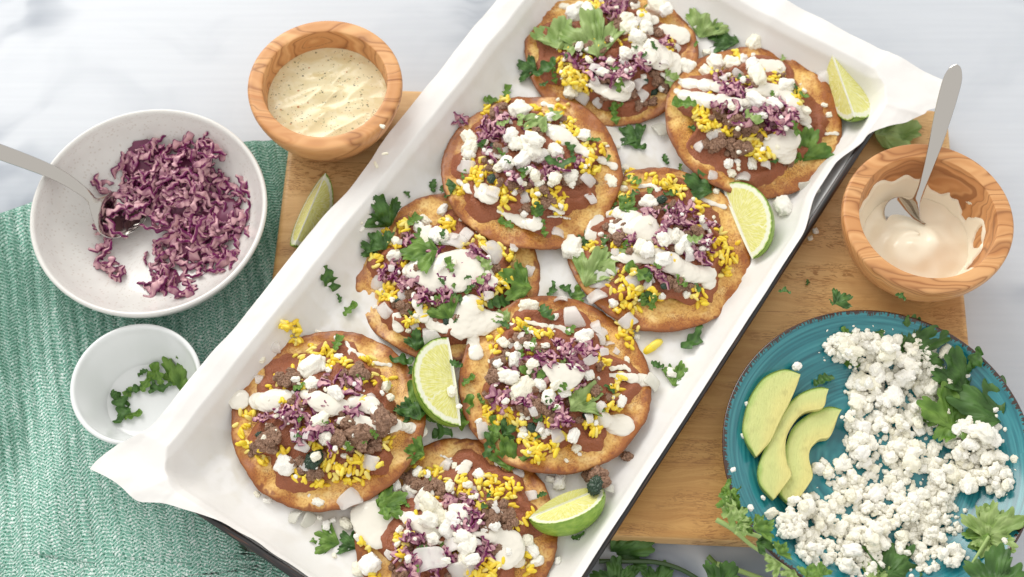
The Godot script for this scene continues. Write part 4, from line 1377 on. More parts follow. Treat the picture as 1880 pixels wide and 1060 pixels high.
	tostada("tostada cut off by the tray's near end with a thick white crema pool", 838, 978, 0.0, Vector2(0, 0), 8.0, [838, 990, 140], {
		"rice": [772, 871, 766, 863, 807, 869, 796, 866, 842, 890, 848, 885, 897, 880, 905, 890, 889, 882, 935, 888, 946, 898, 921, 904, 940, 915, 894, 907, 870, 907, 859, 904, 891, 923, 970, 945, 948, 969, 734, 1007, 731, 1020, 734, 985, 918, 1034, 908, 1040, 967, 1023, 959, 1034, 973, 1045, 880, 1050, 891, 1056, 690, 1058, 826, 898, 669, 996, 677, 999],
		"beef": [693, 874, 24, 685, 885, 16, 750, 882, 24, 761, 890, 16, 794, 890, 22, 810, 898, 16, 783, 898, 16, 826, 915, 18, 845, 912, 16, 891, 947, 24, 921, 945, 26, 913, 931, 20, 886, 966, 18, 932, 958, 18, 742, 904, 14, 734, 1045, 20, 739, 1056, 16, 899, 1010, 16, 742, 966, 10, 783, 1007, 14],
		"spinach": [674, 888, 10, 712, 898, 9],
		"cabbage": [821, 923, 859, 923, 867, 950, 861, 966, 864, 934, 842, 964, 761, 980, 750, 991, 769, 991, 747, 1012, 756, 1029, 766, 1029, 753, 1048, 772, 1048, 794, 1045, 804, 1034, 832, 1018, 889, 1020, 886, 1002, 780, 1015, 761, 1056, 823, 1020, 872, 1040],
		"onion": [821, 855, 26, 975, 912, 28, 951, 869, 28, 791, 1029, 62, 834, 1004, 42, 851, 1046, 56, 715, 1018, 20, 908, 926, 16, 753, 912, 22],
		"crema": [[701, 931, 17, 680, 926, 19, 669, 947, 21, 688, 952, 28, 707, 953, 24, 682, 975, 22, 694, 992, 13], [737, 947, 8, 753, 953, 10, 772, 964, 12, 794, 980, 13], [772, 920, 12, 783, 909, 11], [870, 983, 5, 897, 983, 9, 918, 985, 15, 937, 996, 18, 940, 1013, 18, 927, 1027, 15, 951, 1034, 8], [859, 852, 9, 848, 866, 9], [829, 844, 3, 810, 839, 2], [745, 898, 7, 761, 901, 6]],
		"cheese": [794, 934, 20, 788, 920, 16, 815, 953, 18, 845, 942, 22, 832, 953, 18, 788, 953, 18, 823, 969, 17, 851, 985, 17, 859, 999, 17, 856, 1018, 18, 867, 1026, 13, 726, 890, 13, 731, 869, 9, 880, 871, 12, 826, 893, 11, 859, 890, 9, 908, 964, 10, 785, 871, 8, 766, 866, 9, 680, 1034, 20, 661, 1042, 14, 975, 1007, 16, 986, 1029, 13, 967, 991, 12, 818, 1029, 9, 794, 988, 13, 880, 958, 5, 834, 855, 6, 750, 1026, 8],
		"leaf": [722, 926, 64, 25, 1],
		"strip": [704, 938, 46, 110, 1, 994, 909, 20, 20, 0, 812, 1002, 12, 60, 1]})
	tostada("tostada between two lime wedges with long crema pours and diced onion at its side", 1212, 456, 0.002, Vector2(-0.01, 0), 4.0, [1212, 450, 130], {
		"rice": [1155, 316, 1162, 336, 1202, 330, 1218, 343, 1235, 339, 1245, 346, 1254, 359, 1225, 333, 1139, 363, 1119, 379, 1145, 369, 1284, 386, 1278, 379, 1324, 432, 1317, 442, 1337, 452, 1310, 471, 1324, 481, 1344, 478, 1334, 498, 1317, 462, 1089, 462, 1136, 508, 1149, 524, 1132, 534, 1159, 541, 1172, 534, 1188, 534, 1205, 541, 1152, 557, 1162, 564, 1278, 541, 1287, 551, 1139, 597, 1152, 606, 1129, 571, 1093, 448],
		"beef": [1126, 419, 18, 1132, 435, 18, 1142, 412, 14, 1205, 373, 16, 1231, 379, 14, 1278, 429, 16, 1261, 429, 14, 1238, 521, 18, 1225, 518, 14, 1258, 528, 14, 1172, 382, 12, 1235, 458, 12, 1169, 485, 12],
		"spinach": [1215, 366, 10, 1221, 524, 9],
		"cabbage": [1225, 402, 1205, 396, 1251, 392, 1241, 389, 1264, 386, 1258, 409, 1281, 405, 1301, 419, 1294, 438, 1291, 462, 1281, 465, 1297, 475, 1307, 445, 1159, 442, 1218, 412, 1205, 498, 1208, 508, 1215, 452, 1245, 402, 1185, 396],
		"onion": [1086, 362, 26, 1103, 518, 48, 1096, 547, 40, 1122, 587, 42, 1152, 590, 34, 1099, 577, 28, 1162, 518, 32, 1192, 523, 24, 1127, 498, 28],
		"crema": [[1060, 356, 13, 1053, 382, 15, 1076, 396, 21, 1093, 412, 17, 1086, 432, 9], [1112, 396, 9, 1139, 392, 9, 1162, 402, 12, 1185, 412, 16, 1195, 429, 15, 1173, 425, 13, 1145, 422, 8, 1129, 422, 7], [1129, 475, 8, 1152, 475, 9, 1175, 472, 9, 1205, 472, 14, 1231, 485, 17, 1258, 501, 17, 1281, 505, 13, 1301, 505, 9, 1301, 521, 9], [1225, 425, 9, 1245, 438, 12, 1264, 445, 9], [1264, 445, 4, 1301, 442, 4], [1175, 343, 4, 1198, 341, 4, 1208, 351, 4], [1287, 366, 3, 1307, 376, 4, 1330, 382, 4]],
		"cheese": [1122, 336, 17, 1136, 326, 11, 1192, 372, 16, 1050, 452, 20, 1060, 465, 13, 1218, 438, 15, 1175, 452, 14, 1188, 458, 14, 1238, 432, 13, 1258, 445, 14, 1248, 455, 12, 1145, 346, 8, 1218, 475, 16, 1126, 367, 5, 1315, 351, 6, 1310, 399, 4, 1126, 556, 9, 1264, 458, 10],
		"leaf": [1281, 344, 66, 160, 0, 1091, 493, 78, 62, 2, 1152, 379, 40, 30, 1, 1071, 442, 36, 110, 0],
		"strip": [1122, 484, 60, 55, 2, 1172, 504, 56, 150, 1, 1248, 518, 28, 140, 1, 1281, 534, 20, 110, 0, 1274, 452, 30, 10, 2, 1164, 333, 30, 150, 1, 1220, 296, 20, 110, 0, 1192, 356, 18, 80, 1, 1165, 359, 26, 40, 0, 1231, 359, 28, 10, 0, 1112, 445, 28, 70, 0, 1149, 448, 14, 80, 1, 1061, 544, 38, 95, 1, 1041, 534, 30, 140, 0, 1248, 310, 14, 80, 1]})
	tostada("tostada touching the far lime wedge with a square pool of pale sauce", 1383, 219, 0.005, Vector2(-0.05, 0.0), 2.0, [1375, 205, 120], {
		"rice": [1349, 104, 1323, 121, 1311, 127, 1419, 145, 1282, 203, 1291, 218, 1294, 235, 1299, 224, 1314, 235, 1332, 241, 1387, 247, 1390, 276, 1405, 279, 1414, 276, 1381, 282, 1393, 288, 1463, 171, 1466, 186, 1460, 183, 1375, 262],
		"beef": [1317, 212, 16, 1332, 230, 12, 1361, 230, 26, 1352, 218, 18, 1311, 265, 20, 1323, 250, 13, 1355, 271, 24, 1346, 282, 16, 1393, 250, 10, 1449, 300, 12, 1452, 162, 10, 1449, 232, 14, 1367, 148, 10, 1375, 235, 16, 1434, 139, 9],
		"cabbage": [1332, 145, 1340, 156, 1358, 165, 1346, 168, 1323, 148, 1364, 177, 1335, 197, 1326, 195, 1343, 203, 1364, 227, 1422, 206, 1434, 212, 1443, 224, 1434, 227, 1416, 200, 1452, 212, 1405, 203, 1387, 203, 1428, 224],
		"onion": [1516, 142, 42, 1288, 269, 26, 1405, 303, 22, 1364, 326, 30, 1308, 323, 24, 1352, 138, 26],
		"crema": [[1215, 140, 5, 1244, 148, 8, 1267, 156, 10, 1297, 159, 11, 1317, 162, 8], [1238, 164, 5, 1258, 177, 9, 1282, 183, 12, 1302, 189, 12, 1326, 183, 8, 1352, 189, 7, 1381, 192, 10, 1405, 192, 8], [1378, 168, 10, 1402, 168, 12, 1422, 168, 12, 1443, 171, 10, 1457, 192, 10, 1469, 209, 11, 1478, 221, 8], [1387, 118, 10, 1411, 124, 12, 1425, 127, 13], [1416, 264, 16, 1446, 262, 18, 1441, 284, 17, 1425, 272, 16], [1516, 247, 3, 1536, 246, 3]],
		"cheese": [1314, 114, 15, 1343, 118, 16, 1364, 110, 12, 1297, 133, 14, 1390, 139, 20, 1381, 121, 14, 1443, 156, 15, 1387, 183, 17, 1373, 195, 11, 1422, 189, 12, 1343, 196, 8, 1358, 199, 6, 1337, 300, 9, 1343, 317, 9, 1381, 300, 10, 1356, 310, 4, 1522, 211, 6, 1297, 98, 9, 1383, 101, 4, 1484, 233, 6, 1513, 193, 5, 1402, 212, 8],
		"leaf": [1481, 264, 62, 75, 1],
		"strip": [1256, 200, 46, 165, 1, 1380, 220, 40, 140, 2, 1395, 210, 34, 60, 1, 1229, 151, 30, 150, 2, 1437, 113, 14, 80, 2, 1422, 297, 16, 10, 0, 1460, 297, 12, 40, 1]})
	tostada("tostada in the tray's middle with a spread cilantro leaf and onion at its upper edge", 1020, 704, 0.006, Vector2(-0.05, 0.01), 6.0, [1010, 700, 130], {
		"rice": [914, 614, 910, 644, 949, 595, 963, 597, 987, 612, 1005, 614, 1106, 663, 1113, 670, 900, 754, 907, 764, 917, 750, 924, 771, 935, 761, 949, 778, 966, 810, 977, 817, 963, 799, 984, 838, 994, 834, 970, 834, 1012, 817, 1015, 824, 1043, 803, 1088, 778, 1095, 785, 1088, 789, 1127, 750, 1116, 754, 1137, 698, 1130, 715, 1085, 771, 1144, 607, 1151, 628, 1137, 614],
		"beef": [949, 621, 18, 966, 621, 14, 924, 649, 12, 907, 677, 20, 900, 695, 20, 914, 660, 16, 903, 726, 16, 970, 750, 24, 994, 750, 20, 1008, 764, 16, 1060, 771, 12, 1067, 632, 10, 1099, 670, 12, 952, 747, 14, 1116, 730, 10, 984, 642, 12],
		"spinach": [977, 785, 11, 1076, 764, 8],
		"cabbage": [1005, 642, 1026, 632, 1046, 639, 1026, 649, 1053, 649, 998, 663, 987, 670, 1012, 674, 1071, 649, 1092, 646, 1053, 667, 935, 723, 917, 726, 949, 733, 924, 743, 977, 733, 1026, 761, 1036, 771, 1029, 778, 1022, 743, 952, 684, 1067, 684],
		"onion": [1029, 553, 28, 1050, 586, 46, 1099, 611, 32, 1102, 625, 24, 1116, 632, 22, 1130, 646, 18, 1109, 646, 20, 886, 792, 34, 1022, 799, 32, 1085, 660, 28, 936, 632, 22, 1092, 604, 32, 991, 785, 24],
		"crema": [[864, 565, 24, 849, 585, 20, 845, 604, 15, 868, 596, 22, 890, 592, 20, 912, 588, 9], [869, 612, 11, 869, 633, 9, 874, 652, 10], [1005, 674, 10, 1026, 684, 15, 1046, 691, 15, 1036, 702, 13, 1057, 684, 9], [1095, 754, 6, 1109, 771, 10, 1127, 780, 13, 1144, 783, 16], [1120, 689, 4, 1144, 691, 5, 1162, 696, 7, 1179, 700, 10, 1190, 703, 9], [1123, 679, 5, 1144, 675, 4, 1155, 679, 4], [938, 597, 4, 970, 607, 4, 984, 614, 4], [966, 590, 4, 998, 600, 4, 1029, 604, 5, 1040, 609, 5]],
		"cheese": [970, 562, 15, 924, 628, 11, 935, 691, 16, 959, 715, 22, 945, 660, 14, 977, 667, 12, 991, 705, 13, 1008, 730, 16, 1022, 705, 12, 1036, 722, 11, 1071, 618, 18, 1074, 628, 12, 914, 667, 9, 921, 684, 12, 1081, 688, 10, 1141, 736, 10, 1053, 799, 13, 1060, 820, 10, 959, 799, 10, 961, 789, 8, 916, 848, 10, 1005, 792, 8, 1064, 834, 4, 1151, 661, 6, 1040, 846, 4, 879, 773, 6, 952, 635, 9, 973, 635, 11, 1001, 635, 8, 1019, 581, 7, 1169, 618, 6, 928, 736, 8, 998, 799, 7, 973, 829, 5],
		"leaf": [1074, 735, 90, 42, 2, 922, 583, 40, 140, 2, 935, 833, 62, 95, 1, 935, 792, 32, 20, 0, 905, 800, 40, 100, 1],
		"strip": [926, 602, 28, 150, 0, 1001, 579, 38, 120, 0, 977, 635, 30, 80, 1, 957, 646, 32, 95, 1, 977, 688, 52, 160, 1, 861, 701, 30, 40, 1, 854, 757, 64, 70, 1, 882, 736, 24, 120, 1, 910, 785, 42, 100, 1, 900, 817, 42, 85, 0, 1046, 609, 26, 50, 1, 1036, 668, 14, 30, 2, 1118, 714, 24, 150, 0, 987, 771, 20, 170, 1]})
	tostada("leftmost tostada with a round crema drop hanging over its edge", 602, 766, 0.006, Vector2(0.03, 0.035), 7.0, [598, 768, 135], {
		"rice": [527, 599, 540, 629, 577, 644, 599, 647, 551, 666, 606, 669, 635, 667, 669, 662, 676, 699, 709, 699, 510, 706, 455, 761, 448, 791, 444, 816, 485, 846, 518, 828, 551, 872, 588, 886, 606, 850, 635, 861, 654, 842, 646, 883, 672, 868, 702, 816, 687, 850, 620, 870, 540, 610, 520, 600],
		"beef": [529, 695, 24, 650, 684, 26, 646, 798, 40, 694, 772, 34, 485, 809, 30, 499, 798, 22, 569, 868, 24, 547, 846, 16, 680, 815, 20, 515, 700, 18, 470, 826, 16, 620, 800, 20],
		"spinach": [577, 842, 20, 477, 798, 8, 547, 713, 9],
		"cabbage": [492, 772, 510, 761, 540, 769, 569, 787, 591, 776, 606, 791, 599, 699, 628, 699, 650, 713, 646, 754, 562, 739, 540, 802, 530, 760, 580, 790, 560, 770, 600, 745, 555, 800],
		"onion": [505, 638, 24, 475, 697, 22, 641, 920, 46, 680, 850, 40, 556, 820, 28],
		"crema": [[440, 737, 20], [474, 739, 17, 490, 738, 15, 507, 736, 16, 525, 730, 9], [558, 726, 9, 584, 736, 14, 606, 747, 14, 628, 750, 11], [650, 739, 13, 680, 747, 13, 694, 761, 6], [624, 774, 7, 658, 778, 11, 680, 783, 11], [709, 791, 5, 727, 780, 8, 753, 787, 8, 773, 789, 9], [580, 610, 3, 606, 612, 3, 621, 624, 4], [635, 629, 3, 646, 647, 5, 665, 656, 5], [687, 667, 4, 716, 671, 3]],
		"cheese": [573, 671, 23, 575, 704, 15, 586, 772, 16, 525, 851, 20, 580, 837, 10, 617, 721, 16, 621, 655, 8, 707, 710, 12, 715, 730, 10, 479, 658, 9, 602, 679, 6, 600, 805, 13, 543, 875, 5, 641, 870, 5, 584, 921, 9, 568, 910, 4, 632, 837, 6],
		"leaf": [759, 828, 40, 170, 1],
		"strip": [619, 634, 34, 75, 1, 737, 666, 46, 5, 0, 755, 684, 24, 80, 0, 551, 711, 26, 20, 1, 748, 758, 42, 100, 0, 551, 770, 14, 30, 1]})
	tostada("tostada heaped with crumbled cheese along the tray's paper side", 976, 313, 0.007, Vector2(0, 0.02), 3.0, [968, 300, 125], {
		"rice": [891, 208, 929, 186, 1028, 201, 981, 201, 1046, 227, 1051, 245, 1002, 210, 879, 306, 870, 324, 873, 335, 888, 321, 847, 353, 929, 362, 926, 376, 914, 350, 908, 341, 990, 370, 1028, 370, 1016, 353, 1081, 271, 1092, 277, 1086, 297, 1092, 312, 1075, 309, 1040, 233, 1028, 379],
		"beef": [915, 199, 18, 905, 210, 14, 896, 309, 14, 888, 277, 12, 964, 382, 14, 1007, 370, 16, 996, 338, 18, 961, 341, 16, 1054, 332, 16, 1034, 335, 12, 937, 341, 12, 1092, 335, 8, 1031, 218, 10, 1010, 327, 12, 917, 332, 12],
		"spinach": [902, 328, 10, 905, 270, 9],
		"cabbage": [908, 224, 896, 233, 902, 245, 888, 245, 911, 256, 894, 256, 917, 242, 899, 286, 923, 218, 940, 221, 1008, 318, 940, 318, 1025, 309, 844, 220, 1063, 300, 1016, 297, 987, 306, 949, 327],
		"onion": [856, 309, 36, 1078, 332, 32, 964, 362, 28, 1084, 365, 24, 1024, 429, 26, 905, 353, 28],
		"crema": [[1005, 239, 10, 1022, 245, 13, 1034, 254, 12, 1049, 262, 7, 1063, 274, 6, 1081, 286, 5, 1104, 297, 4, 1127, 306, 4, 1148, 309, 3], [917, 391, 5, 940, 400, 7, 964, 409, 11, 981, 413, 12], [841, 335, 5, 861, 347, 6, 885, 353, 13, 899, 362, 12], [972, 182, 3, 999, 192, 4, 1013, 198, 4], [1010, 385, 4, 1031, 392, 4], [1113, 268, 3, 1136, 271, 3], [1005, 401, 2, 1026, 402, 2, 1046, 404, 2]],
		"cheese": [955, 202, 20, 863, 254, 16, 863, 271, 15, 861, 283, 13, 937, 248, 16, 946, 262, 15, 975, 271, 22, 961, 292, 18, 981, 256, 16, 1019, 277, 14, 993, 286, 14, 929, 300, 15, 917, 306, 12, 970, 312, 9, 983, 322, 12, 1019, 327, 12, 1047, 324, 16, 990, 335, 10, 987, 356, 6, 1072, 248, 13, 1011, 214, 9, 917, 286, 6, 946, 353, 7, 1011, 338, 6, 901, 297, 5, 1024, 183, 4],
		"leaf": [984, 231, 52, 215, 2, 825, 347, 38, 180, 0],
		"strip": [955, 227, 30, 85, 2, 926, 229, 26, 10, 2, 1021, 213, 32, 110, 2, 930, 172, 28, 80, 1, 899, 185, 28, 10, 1, 1088, 258, 28, 20, 1, 1116, 293, 14, 60, 1, 1047, 274, 26, 120, 0, 1028, 303, 60, 5, 0, 958, 324, 22, 80, 1, 853, 321, 16, 70, 1, 929, 414, 32, 150, 1, 996, 420, 28, 100, 1, 981, 391, 22, 130, 1]})

# ------------------------------------------------------------------ limes
func lime(label: String, a: Vector3, b: Vector3, o1: Vector3, o2: Vector3, bulge := 0.0):
	var ax := (b - a).normalized()
	var half := (b - a).length() * 0.5
	var c := (a + b) * 0.5
	var d1 := (o1 - c) - ax * (o1 - c).dot(ax)
	var d2 := (o2 - c) - ax * (o2 - c).dot(ax)
	var r1 := d1.length()
	var r2 := d2.length()
	d1 /= r1
	d2 /= r2
	if not M.has("lime_face"):
		M.lime_face = mat(Color.WHITE, 0.22, {"albedo_texture": tex(bake(384, 192, func(u: float, v: float):
			var s: float = (u - 0.5) * 2.0
			var rad := sqrt(s * s + v * v)              # 1 at the peel when the face is a half disc
			var ang := atan2(v + 0.18, s * 0.92)
			var ves := n3.get_noise_2d(ang * 22.0, rad * 3.2)
			var ves2 := pow(1.0 - absf(n3.get_noise_2d(ang * 13.0 + 30.0, rad * 2.4)), 5.0)
			var flesh := rgb(224, 222, 122).lerp(rgb(242, 240, 178), clampf(0.35 + 0.6 * ves, 0, 1)).lerp(rgb(240, 242, 206), ves2 * 0.55)
			var mem := smoothstep(0.035, 0.0, absf(ang - 1.15 - 0.05 * n3.get_noise_1d(rad * 5.0))) * smoothstep(0.2, 0.5, rad)
			flesh = flesh.lerp(rgb(244, 246, 226), mem * 0.8)
			var e := rad + 0.012 * n3.get_noise_1d(ang * 9.0)
			var col := flesh.lerp(rgb(238, 241, 218), smoothstep(0.83, 0.87, e))
			col = col.lerp(rgb(204, 220, 146), smoothstep(0.945, 0.97, e)).lerp(rgb(124, 164, 58), smoothstep(0.975, 0.99, e))
			return col.lerp(rgb(242, 243, 228), smoothstep(0.07, 0.02, v)))), "heightmap_enabled": true, "heightmap_texture": M.beef.heightmap_texture, "heightmap_scale": 0.03, "backlight_enabled": true, "backlight": Color(0.45, 0.46, 0.18)})
		M.lime_peel = mat(Color.WHITE, 0.35, {"albedo_texture": tex(bake(128, 128, func(u: float, v: float):
			var t := 0.5 + 0.6 * n1.get_noise_2d(u * 5.0, v * 5.0)
			return rgb(110, 150, 46).lerp(rgb(160, 190, 80), clampf(t, 0, 1)))), "heightmap_enabled": true, "heightmap_texture": M.beef.heightmap_texture, "heightmap_scale": 0.03, "uv1_scale": Vector3(1, 2, 1)})
	var face := func(d: Vector3, r: float, flip: bool) -> ArrayMesh:
		return sheet(40, 18, func(u: float, v: float):
			var uu: float = 1.0 - u if flip else u
			var s := (uu - 0.5) * 2.0
			var w := sqrt(maxf(0.0, 1.0 - s * s))
			var inner := -bulge * w * w * r
			return c + ax * s * half + d * lerpf(inner, w * r, v))
	var fix := func(m: ArrayMesh, d: Vector3, r: float) -> ArrayMesh:   # picture coordinates from where each point lies on the face
		var arr := m.surface_get_arrays(0)
		var uv := PackedVector2Array()
		for p in arr[Mesh.ARRAY_VERTEX]:
			var q: Vector3 = p - c
			uv.append(Vector2(q.dot(ax) / half * 0.5 + 0.5, clampf(absf(q.dot(d)) / r, 0.0, 0.999)))
		arr[Mesh.ARRAY_TEX_UV] = uv
		var out := ArrayMesh.new()
		out.add_surface_from_arrays(Mesh.PRIMITIVE_TRIANGLES, arr)
		return out
	var t := thing("lime_wedge", label, "lime wedge", c)
	put("cut_face", fix.call(face.call(d1, r1, false), d1, r1), M.lime_face, t, Transform3D())
	put("cut_face", fix.call(face.call(d2, r2, true), d2, r2), M.lime_face, t, Transform3D())
	put("peel", sheet(24, 40, func(u: float, v: float):
		var s := -cos(v * PI) * 1.0
		var w := sqrt(maxf(0.0, 1.0 - s * s))
		var d := d1.slerp(d2, u)
		return c + ax * s * half * 1.012 + d * w * lerpf(r1, r2, u) * 1.008), M.lime_peel, t, Transform3D())
	for k in 12:
		for e in [o1, o2]:
			stamp(c + ax * half * (k / 6.0 - 1.0) * 0.9 - Vector3.UP * 0.012, 0.014, 0.016)

func limes():
	lime("lime wedge lying on the bare board behind the parchment edge", at(597, 318, 0.043), at(541, 450, 0.045), at(619, 372, 0.0245), at(548, 396, 0.024))
	lime("lime wedge standing ridge up in the tray's far corner", at(1523, 86, 0.047), at(1569, 215, 0.049), at(1598, 152, 0.0275), at(1518, 168, 0.0275))
	lime("lime wedge lying cut side up beside the loose lump of cheese", at(1326, 342, 0.030), at(1381, 476, 0.030), at(1424, 406, 0.046), at(1418, 404, 0.028), 0.05)
	lime("lime wedge sprinkled with crumbs in the middle between three tostadas", at(823, 620, 0.040), at(846, 782, 0.040), at(760, 694, 0.054), at(765, 698, 0.032), 0.04)
	lime("lime wedge showing its green peel by the near end of the tray", at(971, 952, 0.037), at(1107, 896, 0.037), at(1050, 954, 0.0515), at(1056, 977, 0.0255), 0.32)

# ------------------------------------------------------------------ loose pieces on the paper and the board
func loose_bits():
	# on the lime in the middle
	for q in [[803, 650, 7, "top"], [797, 670, 6, "upper"], [830, 718, 9, "middle"], [843, 746, 6, "lower"]]:
		var o := crumble("cheese_crumble", G.cheese, M.cheese, null, q[0], q[1], q[2])
		tag(o, "white cheese crumb lying on the %s part of the middle lime wedge" % q[3], "cheese", "crumbs on the middle lime wedge")
	leaf_at(784, 745, 66, 30, 1, "bright cilantro leaf across the lower end of the middle lime wedge", "", 0.1)
	leaf_at(762, 750, 62, 110, 0, "darker cilantro leaf half under the bright one by the middle lime", "", 0.0)
	strip_at(836, 672, 26, 160, 0, "dark chopped cilantro hanging over the middle lime's straight edge")
	strip_at(770, 664, 20, 150, 1, "short cilantro piece on the peel of the middle lime wedge")
	for q in [[492, 918, 8, "below the leftmost tostada"], [472, 907, 6, "beyond the leftmost tostada's lower edge"], [636, 960, 12, "between onion cubes and thick crema pool"], [600, 964, 9, "jagged beside the clear onion cubes"], [611, 955, 6, "round beside the clear onion cubes"], [587, 950, 6, "just under the leftmost tostada's rim"], [614, 1020, 5, "under the cilantro sprig on the paper"], [1437, 378, 20, "largest and right of the lime wedge"], [1384, 78, 18, "behind the far tostada's bean edge"], [1027, 884, 15, "half under the middle tostada"], [1010, 880, 8, "tucked at the middle tostada's shadow"], [1232, 685, 11, "beside the cilantro leaf at the bare paper"], [1024, 1029, 8, "beyond the near tostada's edge"], [658, 986, 9, "next to the brown rim of the near tostada"], [664, 420, 5, "on the left of the paper near a leaf"]]:
		var o := crumble("cheese_crumble", G.cheese, M.cheese, null, q[0], q[1], q[2])
		tag(o, "white cheese crumb on the parchment, %s" % q[3], "cheese", "cheese crumbs on the parchment")
	for q in [[543, 949, 34, "square clear one under the leftmost tostada"], [566, 957, 34, "flatter clear one beside the square one"], [1478, 345, 32, "pale one under the far tostada's edge"], [1212, 240, 36, "clear one between the two far tostadas"], [1196, 704, 34, "clear one next to the crema drop"], [1498, 350, 22, "small one nearest the tray wall"], [1118, 899, 18, "glassy one behind the near lime wedge"]]:
		var o := onion(null, q[0], q[1], q[2], true)
		tag(o, "diced onion on the parchment, %s" % q[3], "onion", "diced onion on the parchment")
	for q in [[1152, 838, 11, "by itself on the bare paper"], [1098, 872, 18, "on the spinach at the near lime"], [1080, 872, 12, "left of the spinach at the near lime"], [1110, 884, 11, "right of the spinach at the near lime"]]:
		var o := crumble("beef_crumble", G.beef, M.beef, null, q[0], q[1], q[2])
		tag(o, "brown beef crumble %s" % q[3], "beef", "loose beef crumbles")
	var sp := crumble("spinach_shred", G.spinach, M.spinach, null, 1092, 890, 19)
	tag(sp, "dark wilted spinach resting on the near lime wedge", "spinach")
	for q in [[1195, 641, 12, 0], [1203, 634, 9, 1]]:
		var o := put("rice_grain", G.rice[q[3]], M.rice[q[3]], null, Transform3D(Basis(Vector3.UP, 0.6) * Basis.from_scale(Vector3.ONE * 1.7), on(q[0], q[1]) + Vector3.UP * 0.001))
		tag(o, "yellow rice grain on the paper, %s" % ["the longer one by the tostada's dark edge", "the one lying further out"][q[3]], "rice")
	# cilantro on the paper
	leaf_at(596, 992, 58, 165, 1, "pale green cilantro sprig on the paper below the leftmost tostada")
	leaf_at(640, 996, 40, 140, 0, "dark folded cilantro leaf touching the thick crema pool")
	leaf_at(1298, 45, 54, 60, 2, "yellowish cilantro leaf on the paper behind the far tostadas")
	leaf_at(1328, 72, 62, 160, 0, "dark cilantro leaf beside the yellowish one behind the far tostadas")
	leaf_at(1246, 692, 48, 60, 1, "cilantro leaf under a cheese crumb on the bare paper")
	strip_at(1206, 674, 26, 160, 0, "small cilantro piece by the clear onion on the bare paper")
	strip_at(1275, 625, 58, 55, 0, "long dark cilantro ribbon on the bare paper by the tray wall")
	strip_at(1064, 989, 26, 15, 0, "pointed cilantro piece between near lime and tray wall")
	leaf_at(1158, 248, 44, 140, 0, "dark cilantro leaf in the gap between the far tostadas")
	strip_at(1166, 268, 40, 150, 0, "cilantro ribbon at the lower end of the far gap")
	strip_at(600, 515, 36, 130, 0, "dark cilantro ribbon on the paper near its long edge")
	strip_at(623, 549, 16, 110, 0, "tiny dark cilantro piece below the ribbon near the paper's long edge")
	strip_at(643, 570, 34, 45, 1, "green cilantro ribbon pointing at the crema tostada's rim")
	strip_at(794, 345, 24, 85, 0, "upright cilantro piece beside the cheese heaped tostada")
	leaf_at(968, 131, 40, 160, 0, "dark cilantro leaf at the outer edge of the far end tostada")
	strip_at(746, 357, 12, 150, 0, "smallest cilantro piece above the crema tostada")
	strip_at(1015, 534, 30, 70, 0, "cilantro piece in the dark gap between three tostadas")
	strip_at(815, 795, 44, 170, 0, "dark cilantro thread under the middle lime wedge")
	for q in [[690, 303, 5, "first"], [707, 283, 4, "second"], [662, 408, 4, "third"], [748, 222, 3, "fourth"]]:
		var o := put("rice_grain", G.cheese[3], M.rice_pale, null, Transform3D(Basis(Vector3.UP, q[0]) * Basis.from_scale(Vector3(1.4, 0.6, 0.8) * q[2] * 0.0004), on(q[0], q[1]) + Vector3.UP * 0.0005))
		tag(o, "%s tiny white crumb from the near end on the sloping parchment flap" % q[3], "crumb", "tiny crumbs on the parchment flap")
	# on the board
	leaf_at(1642, 252, 92, 15, 2, "large greyish cilantro leaf on the board behind the cream bowl", "", 0.05, 2)
	strip_at(1440, 538, 24, 170, 0, "dark cilantro scrap on the board beside the tray rim")
	leaf_at(1546, 552, 36, 30, 0, "small dark cilantro leaf on the board above the blue plate")
	strip_at(1520, 568, 14, 120, 0, "tiny cilantro scrap on the board at the blue plate's rim")
	strip_at(1482, 522, 12, 80, 0, "tiny cilantro scrap on the board nearer the tray")
	strip_at(1655, 544, 22, 150, 0, "cilantro scrap on the board under the cream bowl's side")
	for q in [[1497, 424, 6, "upper"], [1488, 437, 5, "lower"], [702, 232, 5, "third"]]:
		var o := crumble("cheese_crumble", G.cheese, M.cheese, null, q[0], q[1], q[2])
		tag(o, "%s of the crumbs fallen beyond the tray on the board" % q[3], "cheese", "crumbs fallen on the board")

